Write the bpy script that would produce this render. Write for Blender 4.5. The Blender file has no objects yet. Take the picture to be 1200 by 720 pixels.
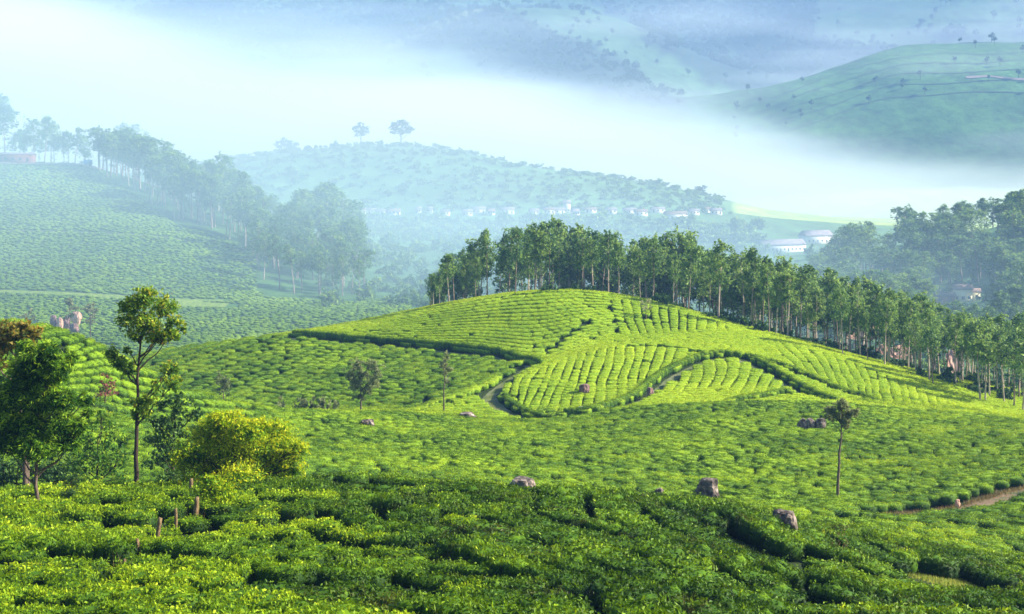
import bpy, bmesh, math, random
import numpy as np
from mathutils import Vector, Matrix, noise as mnoise

R = math.radians
rng = np.random.default_rng(7)
random.seed(7)
scene = bpy.context.scene
COL = scene.collection

# ------------------------------------------------------------------ camera, sky, sun, exposure
F, VH, CZ = 1700.0, 200.0, 40.0            # focal length in photo pixels, horizon row, camera height
cam_d = bpy.data.cameras.new('camera')
cam_d.sensor_width = 36.0
cam_d.lens = 36.0 * F / 1200.0
cam_d.shift_y = -(360.0 - VH) / 1200.0
cam_d.clip_start = 0.5
cam_d.clip_end = 20000
cam = bpy.data.objects.new('camera', cam_d)
COL.objects.link(cam)
cam.location = (0, 0, CZ)
cam.rotation_euler = (R(90), 0, 0)
scene.camera = cam

SUN_AZ, SUN_EL = R(4), R(31)              # azimuth measured from +x (right) towards +y (away)
sdir = Vector((math.cos(SUN_AZ) * math.cos(SUN_EL), math.sin(SUN_AZ) * math.cos(SUN_EL), math.sin(SUN_EL)))
world = bpy.data.worlds.new('World')
scene.world = world
world.use_nodes = True
wn = world.node_tree
bg = wn.nodes['Background']
sky = wn.nodes.new('ShaderNodeTexSky')
sky.sky_type = 'NISHITA'
sky.sun_disc = False
sky.sun_elevation = SUN_EL
sky.sun_rotation = R(90) - SUN_AZ
sky.air_density = 1.0
sky.dust_density = 1.0
wn.links.new(sky.outputs['Color'], bg.inputs['Color'])
bg.inputs['Strength'].default_value = 0.06

sun_d = bpy.data.lights.new('sun', 'SUN')
sun_d.energy = 5.0
sun_d.angle = R(0.5)
sun_d.color = (1.0, 0.92, 0.76)
sun = bpy.data.objects.new('sun', sun_d)
COL.objects.link(sun)
sun.location = (60, 0, 120)
sun.rotation_euler = sdir.to_track_quat('Z', 'Y').to_euler()

scene.view_settings.view_transform = 'Standard'
scene.view_settings.look = 'None'
scene.view_settings.exposure = 2.1
scene.view_settings.gamma = 1.0
scene.cycles.max_bounces = 6
scene.cycles.diffuse_bounces = 2
scene.cycles.glossy_bounces = 1
scene.cycles.transmission_bounces = 3
scene.cycles.volume_bounces = 1
scene.cycles.transparent_max_bounces = 8
scene.cycles.use_denoising = True

# ------------------------------------------------------------------ helpers: objects
def tag(o, label=None, cat=None, group=None, kind=None):
    if label: o['label'] = label
    if cat: o['category'] = cat
    if group: o['group'] = group
    if kind: o['kind'] = kind
    return o

def link(o, parent=None):
    COL.objects.link(o)
    if parent is not None:
        o.parent = parent
    return o

def empty(name, loc, rz=0.0):
    o = bpy.data.objects.new(name, None)
    o.empty_display_size = 0.3
    link(o)
    o.location = loc
    o.rotation_euler = (0, 0, rz)
    return o

def mesh_np(name, verts, faces_list, mats, attrs=None, smooth=False, mat_idx=None):
    """verts (n,3); faces_list: list of (m,k) int arrays"""
    me = bpy.data.meshes.new(name)
    verts = np.asarray(verts, dtype=np.float32)
    faces_list = [np.asarray(f, dtype=np.int32) for f in faces_list if len(f)]
    me.vertices.add(len(verts))
    me.vertices.foreach_set('co', verts.ravel())
    nl = sum(f.size for f in faces_list)
    nf = sum(len(f) for f in faces_list)
    me.loops.add(nl)
    me.loops.foreach_set('vertex_index', np.concatenate([f.ravel() for f in faces_list]))
    tot = np.concatenate([np.full(len(f), f.shape[1], np.int32) for f in faces_list])
    start = np.concatenate([[0], np.cumsum(tot)[:-1]]).astype(np.int32)
    me.polygons.add(nf)
    me.polygons.foreach_set('loop_start', start)
    me.polygons.foreach_set('loop_total', tot)
    if mat_idx is not None:
        me.polygons.foreach_set('material_index', np.asarray(mat_idx, np.int32))
    if smooth is True:
        me.polygons.foreach_set('use_smooth', np.ones(nf, bool))
    elif smooth is not False:
        me.polygons.foreach_set('use_smooth', np.asarray(smooth, bool))
    for m in (mats if isinstance(mats, (list, tuple)) else [mats]):
        me.materials.append(m)
    if attrs:
        for k, (dom, typ, val) in attrs.items():
            a = me.attributes.new(k, typ, dom)
            key = 'color' if typ in ('FLOAT_COLOR', 'BYTE_COLOR') else ('vector' if typ == 'FLOAT_VECTOR' else 'value')
            a.data.foreach_set(key, np.asarray(val, np.float32 if typ != 'INT' else np.int32).ravel())
    me.update(calc_edges=True)
    me.validate()
    return me

def mesh_obj(name, me, parent=None, loc=(0, 0, 0)):
    o = bpy.data.objects.new(name, me)
    link(o, parent)
    o.location = loc
    return o

def copy_tree(o, parent=None):
    c = o.copy()
    COL.objects.link(c)
    c.parent = parent
    for ch in o.children:
        copy_tree(ch, c)
    return c

# ------------------------------------------------------------------ helpers: materials
def new_mat(name):
    m = bpy.data.materials.new(name)
    m.use_nodes = True
    nt = m.node_tree
    for n in list(nt.nodes):
        nt.nodes.remove(n)
    return m, nt, nt.nodes, nt.links

def rgb(c): return (c[0], c[1], c[2], 1.0)

def ramp_node(N, stops):
    r = N.new('ShaderNodeValToRGB')
    el = r.color_ramp.elements
    while len(el) < len(stops): el.new(0.5)
    for e, (p, c) in zip(el, stops):
        e.position = p
        e.color = rgb(c)
    return r

def mathn(N, L, op, a, b=None, c=None):
    n = N.new('ShaderNodeMath'); n.operation = op
    for i, v in enumerate((a, b, c)):
        if v is None: continue
        if isinstance(v, (int, float)): n.inputs[i].default_value = v
        else: L.new(v, n.inputs[i])
    return n.outputs[0]

def leaf_mat(name, stops, transl=0.35, rough=0.5, spec=0.10, wscale=0.06, wamt=0.35, ramt=0.25, gloss=True, base=0.0, brown=None):
    """foliage: colour from the per-face 'flush' value, a per-object random and a broad noise over the place"""
    m, nt, N, L = new_mat(name)
    at = N.new('ShaderNodeAttribute'); at.attribute_name = 'flush'
    oi = N.new('ShaderNodeObjectInfo')
    ge = N.new('ShaderNodeNewGeometry')
    no = N.new('ShaderNodeTexNoise'); no.inputs['Scale'].default_value = wscale; no.inputs['Detail'].default_value = 2
    L.new(ge.outputs['Position'], no.inputs['Vector'])
    v = mathn(N, L, 'MULTIPLY_ADD', oi.outputs['Random'], ramt, at.outputs['Fac'])
    nz = mathn(N, L, 'SUBTRACT', no.outputs['Fac'], 0.5)
    v = mathn(N, L, 'MULTIPLY_ADD', nz, wamt * 2, v)
    v = mathn(N, L, 'ADD', v, -ramt * 0.5 + base)
    r = ramp_node(N, stops)
    L.new(v, r.inputs['Fac'])
    colour = r.outputs['Color']
    if brown:
        n3 = N.new('ShaderNodeTexNoise'); n3.inputs['Scale'].default_value = 0.45; n3.inputs['Detail'].default_value = 5; n3.inputs['Roughness'].default_value = 0.7
        L.new(ge.outputs['Position'], n3.inputs['Vector'])
        mr = N.new('ShaderNodeMapRange'); mr.inputs['From Min'].default_value = 0.53; mr.inputs['From Max'].default_value = 0.68; mr.inputs['To Max'].default_value = 0.75
        L.new(n3.outputs['Fac'], mr.inputs['Value'])
        mb = N.new('ShaderNodeMix'); mb.data_type = 'RGBA'
        L.new(mr.outputs['Result'], mb.inputs[0]); L.new(colour, mb.inputs[6]); mb.inputs[7].default_value = rgb(brown)
        colour = mb.outputs[2]
    p = N.new('ShaderNodeBsdfPrincipled')
    L.new(colour, p.inputs['Base Color'])
    p.inputs['Roughness'].default_value = rough
    p.inputs['Specular IOR Level'].default_value = spec
    t = N.new('ShaderNodeBsdfTranslucent')
    hs = N.new('ShaderNodeHueSaturation'); hs.inputs['Hue'].default_value = 0.485; hs.inputs['Value'].default_value = 1.25
    L.new(colour, hs.inputs['Color'])
    L.new(hs.outputs['Color'], t.inputs['Color'])
    mx = N.new('ShaderNodeMixShader'); mx.inputs[0].default_value = transl
    L.new(p.outputs[0], mx.inputs[1]); L.new(t.outputs[0], mx.inputs[2])
    o = N.new('ShaderNodeOutputMaterial')
    L.new(mx.outputs[0], o.inputs['Surface'])
    return m

def solid_mat(name, stops, scale=3.0, detail=6, rough=0.85, bump=0.3, bscale=None, coord='Object', rnd=0.0, distort=0.0, stretch=None):
    m, nt, N, L = new_mat(name)
    tc = N.new('ShaderNodeTexCoord')
    vec = tc.outputs[coord]
    if stretch:
        mp = N.new('ShaderNodeMapping'); mp.inputs['Scale'].default_value = stretch
        L.new(vec, mp.inputs['Vector']); vec = mp.outputs[0]
    no = N.new('ShaderNodeTexNoise'); no.inputs['Scale'].default_value = scale; no.inputs['Detail'].default_value = detail
    no.inputs['Distortion'].default_value = distort
    L.new(vec, no.inputs['Vector'])
    v = no.outputs['Fac']
    if rnd:
        oi = N.new('ShaderNodeObjectInfo')
        v = mathn(N, L, 'MULTIPLY_ADD', oi.outputs['Random'], rnd, v)
        v = mathn(N, L, 'SUBTRACT', v, rnd * 0.5)
    r = ramp_node(N, stops)
    L.new(v, r.inputs['Fac'])
    p = N.new('ShaderNodeBsdfPrincipled')
    p.inputs['Roughness'].default_value = rough
    p.inputs['Specular IOR Level'].default_value = 0.2
    L.new(r.outputs['Color'], p.inputs['Base Color'])
    if bump:
        n2 = N.new('ShaderNodeTexNoise'); n2.inputs['Scale'].default_value = bscale or scale * 4; n2.inputs['Detail'].default_value = 4
        L.new(vec, n2.inputs['Vector'])
        b = N.new('ShaderNodeBump'); b.inputs['Strength'].default_value = bump; b.inputs['Distance'].default_value = 0.1
        L.new(n2.outputs['Fac'], b.inputs['Height']); L.new(b.outputs[0], p.inputs['Normal'])
    o = N.new('ShaderNodeOutputMaterial')
    L.new(p.outputs[0], o.inputs['Surface'])
    return m

# tea: dark old leaves -> fresh yellow-green flush on the plucking table
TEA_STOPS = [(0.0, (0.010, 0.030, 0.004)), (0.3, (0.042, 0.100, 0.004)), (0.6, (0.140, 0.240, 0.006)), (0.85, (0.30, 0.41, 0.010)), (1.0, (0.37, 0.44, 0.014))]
M_TEA = leaf_mat('tea_leaves', TEA_STOPS, transl=0.3, wscale=0.09, wamt=0.45, ramt=0.42)
M_TEA_CORE = leaf_mat('tea_core', TEA_STOPS, transl=0.0, rough=0.7, spec=0.1, wscale=0.07, wamt=0.35, ramt=0.2)
M_SHADED = leaf_mat('shaded_tea_leaves', TEA_STOPS, transl=0.25, wscale=0.16, wamt=0.55, ramt=0.16, base=-0.25, brown=(0.055, 0.040, 0.014))  # near tea darkened: foreground shade painted into the leaf colour, plus brown leaves
M_SHADED_CORE = leaf_mat('shaded_tea_core', TEA_STOPS, transl=0.0, rough=0.7, spec=0.1, wscale=0.16, wamt=0.3, ramt=0.1, base=-0.24)  # same painted shade for the inside of the near bushes
M_YOUNG = leaf_mat('young_tea_leaves', TEA_STOPS, transl=0.3, wscale=0.25, wamt=0.4, ramt=0.2, base=0.02)
M_FARTEA = leaf_mat('far_tea', TEA_STOPS, transl=0.15, wscale=0.02, wamt=0.3, ramt=0.25, base=0.08)
M_SUNLIT = leaf_mat('sunlit_fresh_tea_leaves', TEA_STOPS, transl=0.3, wscale=0.035, wamt=0.26, ramt=0.10, base=0.31)  # fresh hill tea lightened: sunshine on the slope painted into the colour
M_SUNLIT_CORE = leaf_mat('sunlit_fresh_tea_core', TEA_STOPS, transl=0.0, rough=0.7, spec=0.1, wscale=0.035, wamt=0.26, ramt=0.10, base=0.20)  # core of the hill bushes, brightened for the sun likewise
M_EUC = leaf_mat('eucalyptus_leaves', [(0.0, (0.014, 0.045, 0.022)), (0.5, (0.045, 0.110, 0.046)), (0.8, (0.125, 0.225, 0.055)), (1.0, (0.25, 0.36, 0.07))], transl=0.3, wscale=0.02, wamt=0.12, ramt=0.24, base=0.25)
M_TALL = leaf_mat('glossy_leaves', [(0.0, (0.015, 0.055, 0.012)), (0.5, (0.05, 0.14, 0.015)), (0.8, (0.22, 0.32, 0.02)), (0.93, (0.42, 0.42, 0.03)), (1.0, (0.34, 0.17, 0.03))], transl=0.35, wscale=0.5, wamt=0.2, ramt=0.0)
M_FEATHER = leaf_mat('feathery_leaves', [(0.0, (0.006, 0.028, 0.005)), (0.5, (0.022, 0.085, 0.008)), (0.8, (0.13, 0.26, 0.012)), (1.0, (0.32, 0.44, 0.025))], transl=0.35, wscale=0.5, wamt=0.2, ramt=0.0)
M_RUST = leaf_mat('rusty_leaves', [(0.0, (0.010, 0.03, 0.008)), (0.5, (0.04, 0.08, 0.015)), (0.75, (0.13, 0.13, 0.02)), (1.0, (0.27, 0.20, 0.03))], transl=0.35, wscale=0.5, wamt=0.15, ramt=0.0)
M_YELLOW = leaf_mat('yellow_green_leaves', [(0.0, (0.012, 0.05, 0.004)), (0.45, (0.055, 0.160, 0.004)), (0.75, (0.25, 0.36, 0.006)), (1.0, (0.48, 0.49, 0.010))], transl=0.35, wscale=0.5, wamt=0.2, ramt=0.0)
M_DARK = leaf_mat('dark_shrub_leaves', [(0.0, (0.008, 0.025, 0.010)), (0.5, (0.030, 0.075, 0.022)), (0.8, (0.08, 0.16, 0.03)), (1.0, (0.18, 0.27, 0.05))], transl=0.3, wscale=0.4, wamt=0.15, ramt=0.15)
M_RED = leaf_mat('red_leaves', [(0.0, (0.08, 0.03, 0.025)), (0.6, (0.22, 0.085, 0.06)), (1.0, (0.36, 0.19, 0.12))], transl=0.35, ramt=0.0)
M_OLIVE = leaf_mat('olive_leaves', [(0.0, (0.03, 0.045, 0.02)), (0.5, (0.09, 0.12, 0.045)), (1.0, (0.22, 0.25, 0.10))], transl=0.35, ramt=0.1, base=0.18)
M_PALE = leaf_mat('pale_leaves', [(0.0, (0.13, 0.15, 0.06)), (0.5, (0.28, 0.29, 0.13)), (1.0, (0.42, 0.42, 0.22))], transl=0.3, ramt=0.0)
M_BROWNLEAF = leaf_mat('dry_leaves', [(0.0, (0.08, 0.06, 0.02)), (1.0, (0.32, 0.24, 0.09))], transl=0.2, ramt=0.0)
M_BARK = solid_mat('grey_brown_bark', [(0.3, (0.05, 0.035, 0.025)), (0.7, (0.16, 0.12, 0.09))], scale=2.5, stretch=(6, 6, 1), bump=0.5)
M_BARKD = solid_mat('dark_bark', [(0.3, (0.02, 0.013, 0.01)), (0.7, (0.07, 0.05, 0.035))], scale=2.5, stretch=(6, 6, 1), bump=0.5)
M_EUCBARK = solid_mat('pale_pink_bark', [(0.25, (0.12, 0.085, 0.065)), (0.5, (0.27, 0.205, 0.165)), (0.75, (0.44, 0.36, 0.30))], scale=1.2, stretch=(3, 3, 0.6), bump=0.3, rnd=0.4)
M_WOOD = solid_mat('weathered_wood', [(0.35, (0.10, 0.065, 0.03)), (0.65, (0.36, 0.25, 0.13))], scale=4, stretch=(8, 8, 1), bump=0.8)
M_ROCK = solid_mat('weathered_granite', [(0.30, (0.022, 0.019, 0.018)), (0.47, (0.10, 0.078, 0.066)), (0.58, (0.20, 0.155, 0.13)), (0.72, (0.36, 0.31, 0.27))], scale=1.9, detail=8, bump=0.7, bscale=5, rnd=0.1)
M_ROCKRED = solid_mat('reddish_rock', [(0.3, (0.07, 0.04, 0.04)), (0.7, (0.28, 0.17, 0.155))], scale=1.2, detail=8, bump=0.7, bscale=5)
M_PATH = solid_mat('trodden_path', [(0.3, (0.05, 0.075, 0.025)), (0.55, (0.11, 0.13, 0.06)), (0.75, (0.20, 0.19, 0.12))], scale=0.35, detail=8, bump=0.4, bscale=3, coord='Generated' if False else 'Object')
M_TRACK = solid_mat('red_dirt_track', [(0.3, (0.06, 0.08, 0.025)), (0.5, (0.16, 0.105, 0.055)), (0.75, (0.28, 0.19, 0.12))], scale=0.5, detail=8, bump=0.5, bscale=3)
M_ROADF = solid_mat('far_road', [(0.3, (0.16, 0.13, 0.11)), (0.7, (0.26, 0.21, 0.18))], scale=0.1, bump=0)
M_ROADDARK = solid_mat('asphalt_road', [(0.3, (0.05, 0.05, 0.05)), (0.7, (0.08, 0.08, 0.08))], scale=0.1, bump=0)
M_TERR = solid_mat('terrace_soil', [(0.3, (0.02, 0.04, 0.02)), (0.7, (0.05, 0.08, 0.03))], scale=0.1, bump=0)
M_EARTH = solid_mat('pink_earth', [(0.3, (0.30, 0.16, 0.11)), (0.7, (0.55, 0.36, 0.27))], scale=0.2, detail=8, bump=0.5, bscale=1.5)
M_GRASS = solid_mat('rough_grass', [(0.3, (0.06, 0.12, 0.015)), (0.55, (0.17, 0.24, 0.03)), (0.75, (0.30, 0.30, 0.06))], scale=0.8, detail=8, bump=0.6, bscale=8)
M_WHITE = solid_mat('whitewash', [(0.3, (0.48, 0.46, 0.42)), (0.7, (0.68, 0.66, 0.62))], scale=0.6, bump=0.05)
M_CREAM = solid_mat('cream_paint', [(0.3, (0.68, 0.60, 0.34)), (0.7, (0.80, 0.73, 0.46))], scale=0.6, bump=0.05)
M_REDWALL = solid_mat('red_oxide_wall', [(0.3, (0.16, 0.06, 0.055)), (0.7, (0.24, 0.10, 0.085))], scale=0.6, bump=0.1)
M_ROOF = solid_mat('grey_sheet_roof', [(0.3, (0.13, 0.11, 0.13)), (0.7, (0.24, 0.20, 0.23))], scale=0.4, bump=0.2)
M_ROOFTILE = solid_mat('brown_tile_roof', [(0.3, (0.12, 0.08, 0.07)), (0.7, (0.20, 0.13, 0.11))], scale=0.4, bump=0.2, rnd=0.3)
M_DOOR = solid_mat('dark_opening', [(0.3, (0.03, 0.035, 0.05)), (0.7, (0.07, 0.08, 0.10))], scale=1, bump=0)
M_BLUE = solid_mat('blue_paint', [(0.3, (0.07, 0.22, 0.50)), (0.7, (0.12, 0.33, 0.62))], scale=1, bump=0)
M_TYRE = solid_mat('rubber', [(0.3, (0.02, 0.02, 0.02)), (0.7, (0.04, 0.04, 0.04))], scale=2, bump=0)

# ------------------------------------------------------------------ terrain: feature curves (photo column, row of the plant tops, distance in m)
C = []
def cv(*pts): C.append(pts)
cv((-600, 905, 8), (600, 905, 8), (1800, 905, 8))
cv((-600, 800, 22), (600, 800, 22), (1800, 810, 22))
cv((-600, 725, 40), (300, 725, 40), (700, 728, 40), (900, 738, 40), (1200, 742, 40), (1800, 745, 40))
cv((-600, 625, 57), (0, 625, 57), (500, 625, 57), (700, 630, 57), (800, 640, 57), (900, 662, 56), (1000, 690, 54), (1100, 705, 52), (1200, 716, 50), (1800, 720, 50))
cv((-600, 580, 78), (0, 574, 78), (160, 573, 78), (300, 564, 78), (400, 559, 78), (500, 563, 78), (600, 571, 78), (700, 577, 78), (800, 586, 77), (860, 594, 76), (920, 614, 74), (960, 627, 72), (1000, 642, 70), (1060, 655, 68), (1150, 674, 66), (1300, 695, 66), (1800, 720, 66))
cv((-600, 600, 95), (0, 592, 95), (300, 582, 95), (400, 580, 95), (600, 588, 95), (800, 594, 95), (900, 604, 96), (1000, 618, 96), (1100, 632, 96), (1200, 642, 96), (1800, 660, 96))
cv((-600, 540, 128), (0, 540, 128), (200, 546, 128), (350, 557, 128), (450, 562, 128), (600, 568, 128), (700, 573, 128), (800, 578, 128), (900, 583, 128), (1000, 587, 126), (1100, 588, 126), (1200, 576, 126), (1400, 560, 126), (1800, 540, 126))
cv((200, 508, 155), (350, 517, 155), (500, 523, 155), (700, 526, 155), (900, 530, 155), (1100, 532, 155), (1250, 520, 155), (1800, 500, 155))
cv((290, 482, 190), (380, 480, 192), (480, 483, 194), (560, 488, 196), (640, 488, 196), (700, 480, 196), (760, 474, 196), (820, 470, 197), (880, 466, 198), (930, 463, 199), (985, 467, 200), (1050, 472, 202), (1110, 476, 205), (1160, 483, 207), (1220, 490, 207), (1350, 500, 207), (1800, 505, 207))
# left bright hill
cv((-600, 350, 165), (-200, 362, 165), (0, 375, 165), (60, 385, 165), (100, 399, 165), (140, 420, 167), (200, 447, 172), (250, 463, 180), (290, 474, 184))
cv((-600, 470, 143), (0, 470, 143), (100, 478, 143), (200, 495, 145))
cv((-600, 390, 190), (-200, 405, 190), (0, 425, 190), (100, 445, 192), (180, 468, 196), (250, 482, 203))
# hill: bowl, shaded slope, spur, crest
cv((300, 476, 214), (380, 478, 210), (450, 479, 208))
cv((250, 455, 228), (320, 453, 226), (400, 450, 224), (480, 448, 222), (540, 445, 220))
cv((480, 478, 205), (510, 469, 208), (540, 461, 211), (570, 452, 215), (600, 436, 222), (618, 424, 228))
cv((590, 476, 203), (640, 470, 206), (700, 462, 208), (760, 452, 210))
cv((600, 452, 213), (650, 440, 217), (700, 433, 220), (750, 428, 222), (800, 428, 222))
cv((640, 420, 232), (680, 410, 236), (733, 401, 239), (795, 402, 240), (840, 406, 238))
cv((800, 450, 211), (850, 440, 214), (900, 446, 211))
cv((840, 414, 229), (870, 413, 231), (900, 426, 224), (940, 448, 213))
cv((930, 428, 228), (980, 446, 219), (1020, 459, 212))
cv((340, 391, 262), (400, 397, 256), (450, 401, 253), (500, 405, 250), (560, 410, 245), (610, 420, 236))
cv((-300, 470, 300), (100, 440, 300), (180, 413, 288), (220, 405, 282), (300, 395, 277), (345, 389, 274), (420, 378, 271), (500, 365, 269), (560, 355, 267), (620, 347, 266), (680, 344, 266), (740, 351, 266), (800, 367, 262), (860, 385, 257), (900, 394, 253), (960, 411, 248), (1020, 431, 241), (1070, 451, 233), (1110, 471, 223), (1150, 481, 217), (1200, 488, 216), (1300, 500, 216), (1800, 510, 216))
cv((680, 372, 254), (740, 380, 254), (800, 386, 252))
cv((-600, 470, 320), (100, 450, 325), (220, 428, 325), (350, 410, 325), (450, 395, 322), (520, 382, 318), (600, 374, 312), (700, 374, 306), (800, 390, 300), (900, 409, 296), (1000, 426, 290), (1100, 442, 286), (1200, 455, 286), (1300, 465, 286), (1800, 470, 286))
# far left terrace and tea face
cv((-600, 405, 400), (0, 410, 398), (100, 410, 398), (200, 406, 398), (300, 400, 405), (400, 396, 410), (500, 398, 400), (600, 405, 390), (750, 412, 385), (900, 432, 380), (1050, 436, 370), (1200, 436, 370), (1800, 440, 370))
cv((-600, 330, 490), (0, 336, 482), (100, 340, 482), (200, 345, 485), (300, 347, 490), (400, 352, 490), (470, 352, 490))
cv((-600, 240, 580), (-200, 255, 575), (0, 262, 565), (100, 266, 560), (180, 272, 560), (240, 284, 560), (300, 302, 555), (360, 325, 545))
cv((-600, 165, 690), (-200, 175, 680), (0, 189, 655), (60, 191, 655), (100, 193, 655), (150, 210, 650), (200, 228, 645), (260, 250, 640), (320, 272, 640), (380, 290, 640), (430, 305, 640))
cv((-600, 190, 800), (-200, 200, 790), (0, 205, 760), (100, 212, 760), (200, 235, 760), (320, 262, 760), (430, 285, 760))
# valley in the middle
cv((470, 360, 470), (600, 370, 470), (750, 375, 470), (900, 385, 460))
cv((450, 325, 570), (600, 335, 570), (750, 340, 570), (880, 338, 570))
cv((450, 290, 740), (600, 292, 740), (750, 298, 760), (850, 303, 770), (930, 297, 790), (1000, 292, 800))
cv((330, 255, 930), (430, 252, 980), (550, 251, 990), (700, 252, 990), (850, 254, 990), (930, 272, 960), (1000, 275, 960))
cv((-600, 205, 1150), (0, 208, 1150), (200, 200, 1150), (280, 187, 1160), (333, 178, 1180), (400, 170, 1200), (470, 166, 1200), (540, 175, 1200), (600, 191, 1200), (660, 203, 1200), (740, 209, 1200), (800, 221, 1180), (850, 236, 1150), (900, 252, 1120), (960, 257, 1120), (1020, 258, 1120), (1200, 262, 1100), (1800, 262, 1100))
# right hillside with the grove
cv((960, 402, 440), (1050, 396, 440), (1200, 392, 440), (1800, 385, 440))
cv((960, 355, 560), (1080, 346, 560), (1200, 338, 560), (1800, 310, 560))
cv((960, 318, 690), (1020, 305, 690), (1080, 288, 690), (1140, 272, 690), (1200, 258, 690), (1400, 225, 690), (1800, 190, 690))
cv((960, 310, 820), (1080, 300, 820), (1200, 290, 820), (1800, 260, 820))
# mountains
cv((-600, 245, 1550), (0, 245, 1550), (600, 250, 1550), (1000, 250, 1500), (1800, 240, 1500))
cv((-600, 170, 1850), (0, 165, 1850), (600, 165, 1800), (800, 168, 1750), (1000, 160, 1750), (1200, 150, 1750), (1800, 140, 1750))
cv((820, 136, 1850), (870, 116, 1900), (910, 100, 1940), (960, 84, 1980), (1010, 66, 2010), (1050, 56, 2030), (1100, 53, 2040), (1200, 50, 2040), (1400, 46, 2040), (1800, 40, 2040))
cv((880, 130, 2250), (960, 108, 2300), (1050, 86, 2350), (1200, 70, 2350), (1800, 60, 2350))
cv((-600, 95, 2150), (0, 90, 2150), (200, 85, 2150), (350, 80, 2150), (480, 72, 2100), (600, 95, 2100), (700, 92, 2050), (780, 112, 2050))
cv((430, 62, 2250), (470, 48, 2300), (510, 28, 2350), (560, 8, 2400), (620, 4, 2420), (680, 10, 2420), (740, 30, 2400), (790, 65, 2350), (830, 95, 2300))
cv((250, 55, 2450), (400, 55, 2450), (520, 38, 2560), (640, 22, 2620), (760, 40, 2620), (850, 75, 2620))
cv((-600, 10, 2900), (0, 8, 2900), (250, 2, 2900), (500, -8, 2950), (700, -2, 3000), (820, 22, 3000), (900, 30, 3000), (960, 20, 2900), (1050, 8, 2900), (1200, 0, 2900), (1800, -20, 2900))
cv((-600, -90, 3500), (0, -80, 3500), (600, -85, 3500), (860, -40, 3600), (1200, -85, 3500), (1800, -90, 3500))
cv((-600, -90, 4600), (600, -90, 4600), (1800, -90, 4600))

def densify(pts, step=60):
    out = []
    for (a, b) in zip(pts[:-1], pts[1:]):
        n = max(1, int(round(abs(b[0] - a[0]) / step)))
        if a[0] < -100 or b[0] > 1300: n = max(1, n // 3)
        for k in range(n):
            t = k / n
            out.append((a[0] + (b[0] - a[0]) * t, a[1] + (b[1] - a[1]) * t, math.exp(math.log(a[2]) * (1 - t) + math.log(b[2]) * t)))
    out.append(pts[-1])
    return out

class TPS:
    def __init__(self, P, val, smooth=0.0):
        self.P = P
        n = len(P)
        d2 = ((P[:, None, :] - P[None, :, :]) ** 2).sum(-1)
        K = self.k(d2) + smooth * np.eye(n)
        Q = np.hstack([np.ones((n, 1)), P])
        A = np.vstack([np.hstack([K, Q]), np.hstack([Q.T, np.zeros((3, 3))])])
        b = np.concatenate([val, np.zeros(3)])
        w = np.linalg.lstsq(A, b, rcond=None)[0] if n < 40 else np.linalg.solve(A, b)
        self.w, self.a = w[:n], w[n:]
    @staticmethod
    def k(d2):
        return 0.5 * d2 * np.log(d2 + 1e-12)
    def __call__(self, X):
        out = np.empty(len(X))
        for i in range(0, len(X), 8000):
            x = X[i:i + 8000]
            d2 = (x[:, 0:1] - self.P[None, :, 0]) ** 2 + (x[:, 1:2] - self.P[None, :, 1]) ** 2
            out[i:i + 8000] = self.k(d2) @ self.w + self.a[0] + x @ self.a[1:]
        return out

pts = []
for c in C: pts += densify(c)
pts = np.array(pts)
terrain = TPS(np.stack([pts[:, 0] / F, np.log(pts[:, 2])], 1), pts[:, 1], smooth=2e-6)

U0, U1, DU = -520.0, 1720.0, 8.0
S0, S1, DS = math.log(9.0), math.log(4400.0), 0.0115
NU = int((U1 - U0) / DU) + 1
NS = int((S1 - S0) / DS) + 1
gu = U0 + DU * np.arange(NU)
gs = S0 + DS * np.arange(NS)
GU, GS = np.meshgrid(gu, gs, indexing='ij')
VG = terrain(np.stack([GU.ravel() / F, GS.ravel()], 1)).reshape(NU, NS)
# natural undulation of the far mountains and a little everywhere
def fbm(x, y, sc, oct=4, seed=0.0):
    out = np.zeros(x.shape)
    fl = out.ravel()
    xs, ys = x.ravel(), y.ravel()
    for i in range(len(fl)):
        fl[i] = mnoise.fractal(Vector((xs[i] * sc + seed, ys[i] * sc, seed)), 1.0, 2.0, oct)
    return out
GD = np.exp(GS)
WX = (GU - 600.0) / F * GD
far_cols = np.where(gs > math.log(420))[0]
n_far = fbm(WX[:, far_cols], GD[:, far_cols], 1 / 260.0, 5, 3.1)
amp = np.clip((GD[:, far_cols] - 420) / 1600, 0, 1) * 22.0 * np.clip((4200 - GD[:, far_cols]) / 800, 0, 1)
VG[:, far_cols] -= n_far * amp / GD[:, far_cols] * F * 0.55
near_cols = np.where((gs > math.log(25)) & (gs < math.log(260)))[0]
n_near = fbm(WX[:, near_cols], GD[:, near_cols], 1 / 9.0, 3, 9.7)
VG[:, near_cols] -= n_near * 0.22 / GD[:, near_cols] * F
VMIN = np.minimum.accumulate(VG, axis=1)

def bil(G, u, d):
    fu = np.clip((np.asarray(u, float) - U0) / DU, 0, NU - 1.001)
    fs = np.clip((np.log(np.asarray(d, float)) - S0) / DS, 0, NS - 1.001)
    i = fu.astype(int); j = fs.astype(int)
    a = fu - i; b = fs - j
    return (G[i, j] * (1 - a) * (1 - b) + G[i + 1, j] * a * (1 - b) + G[i, j + 1] * (1 - a) * b + G[i + 1, j + 1] * a * b)
def Vat(u, d): return bil(VG, u, d)
CAN = 0.8
def zc_ud(u, d): return CZ - (Vat(u, d) - VH) / F * np.asarray(d, float)          # plant tops
def zc(x, y): return zc_ud(600.0 + np.asarray(x, float) / np.asarray(y, float) * F, y)
def zg(x, y): return zc(x, y) - CAN                                            # soil
def X(u, d): return (u - 600.0) / F * d

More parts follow.
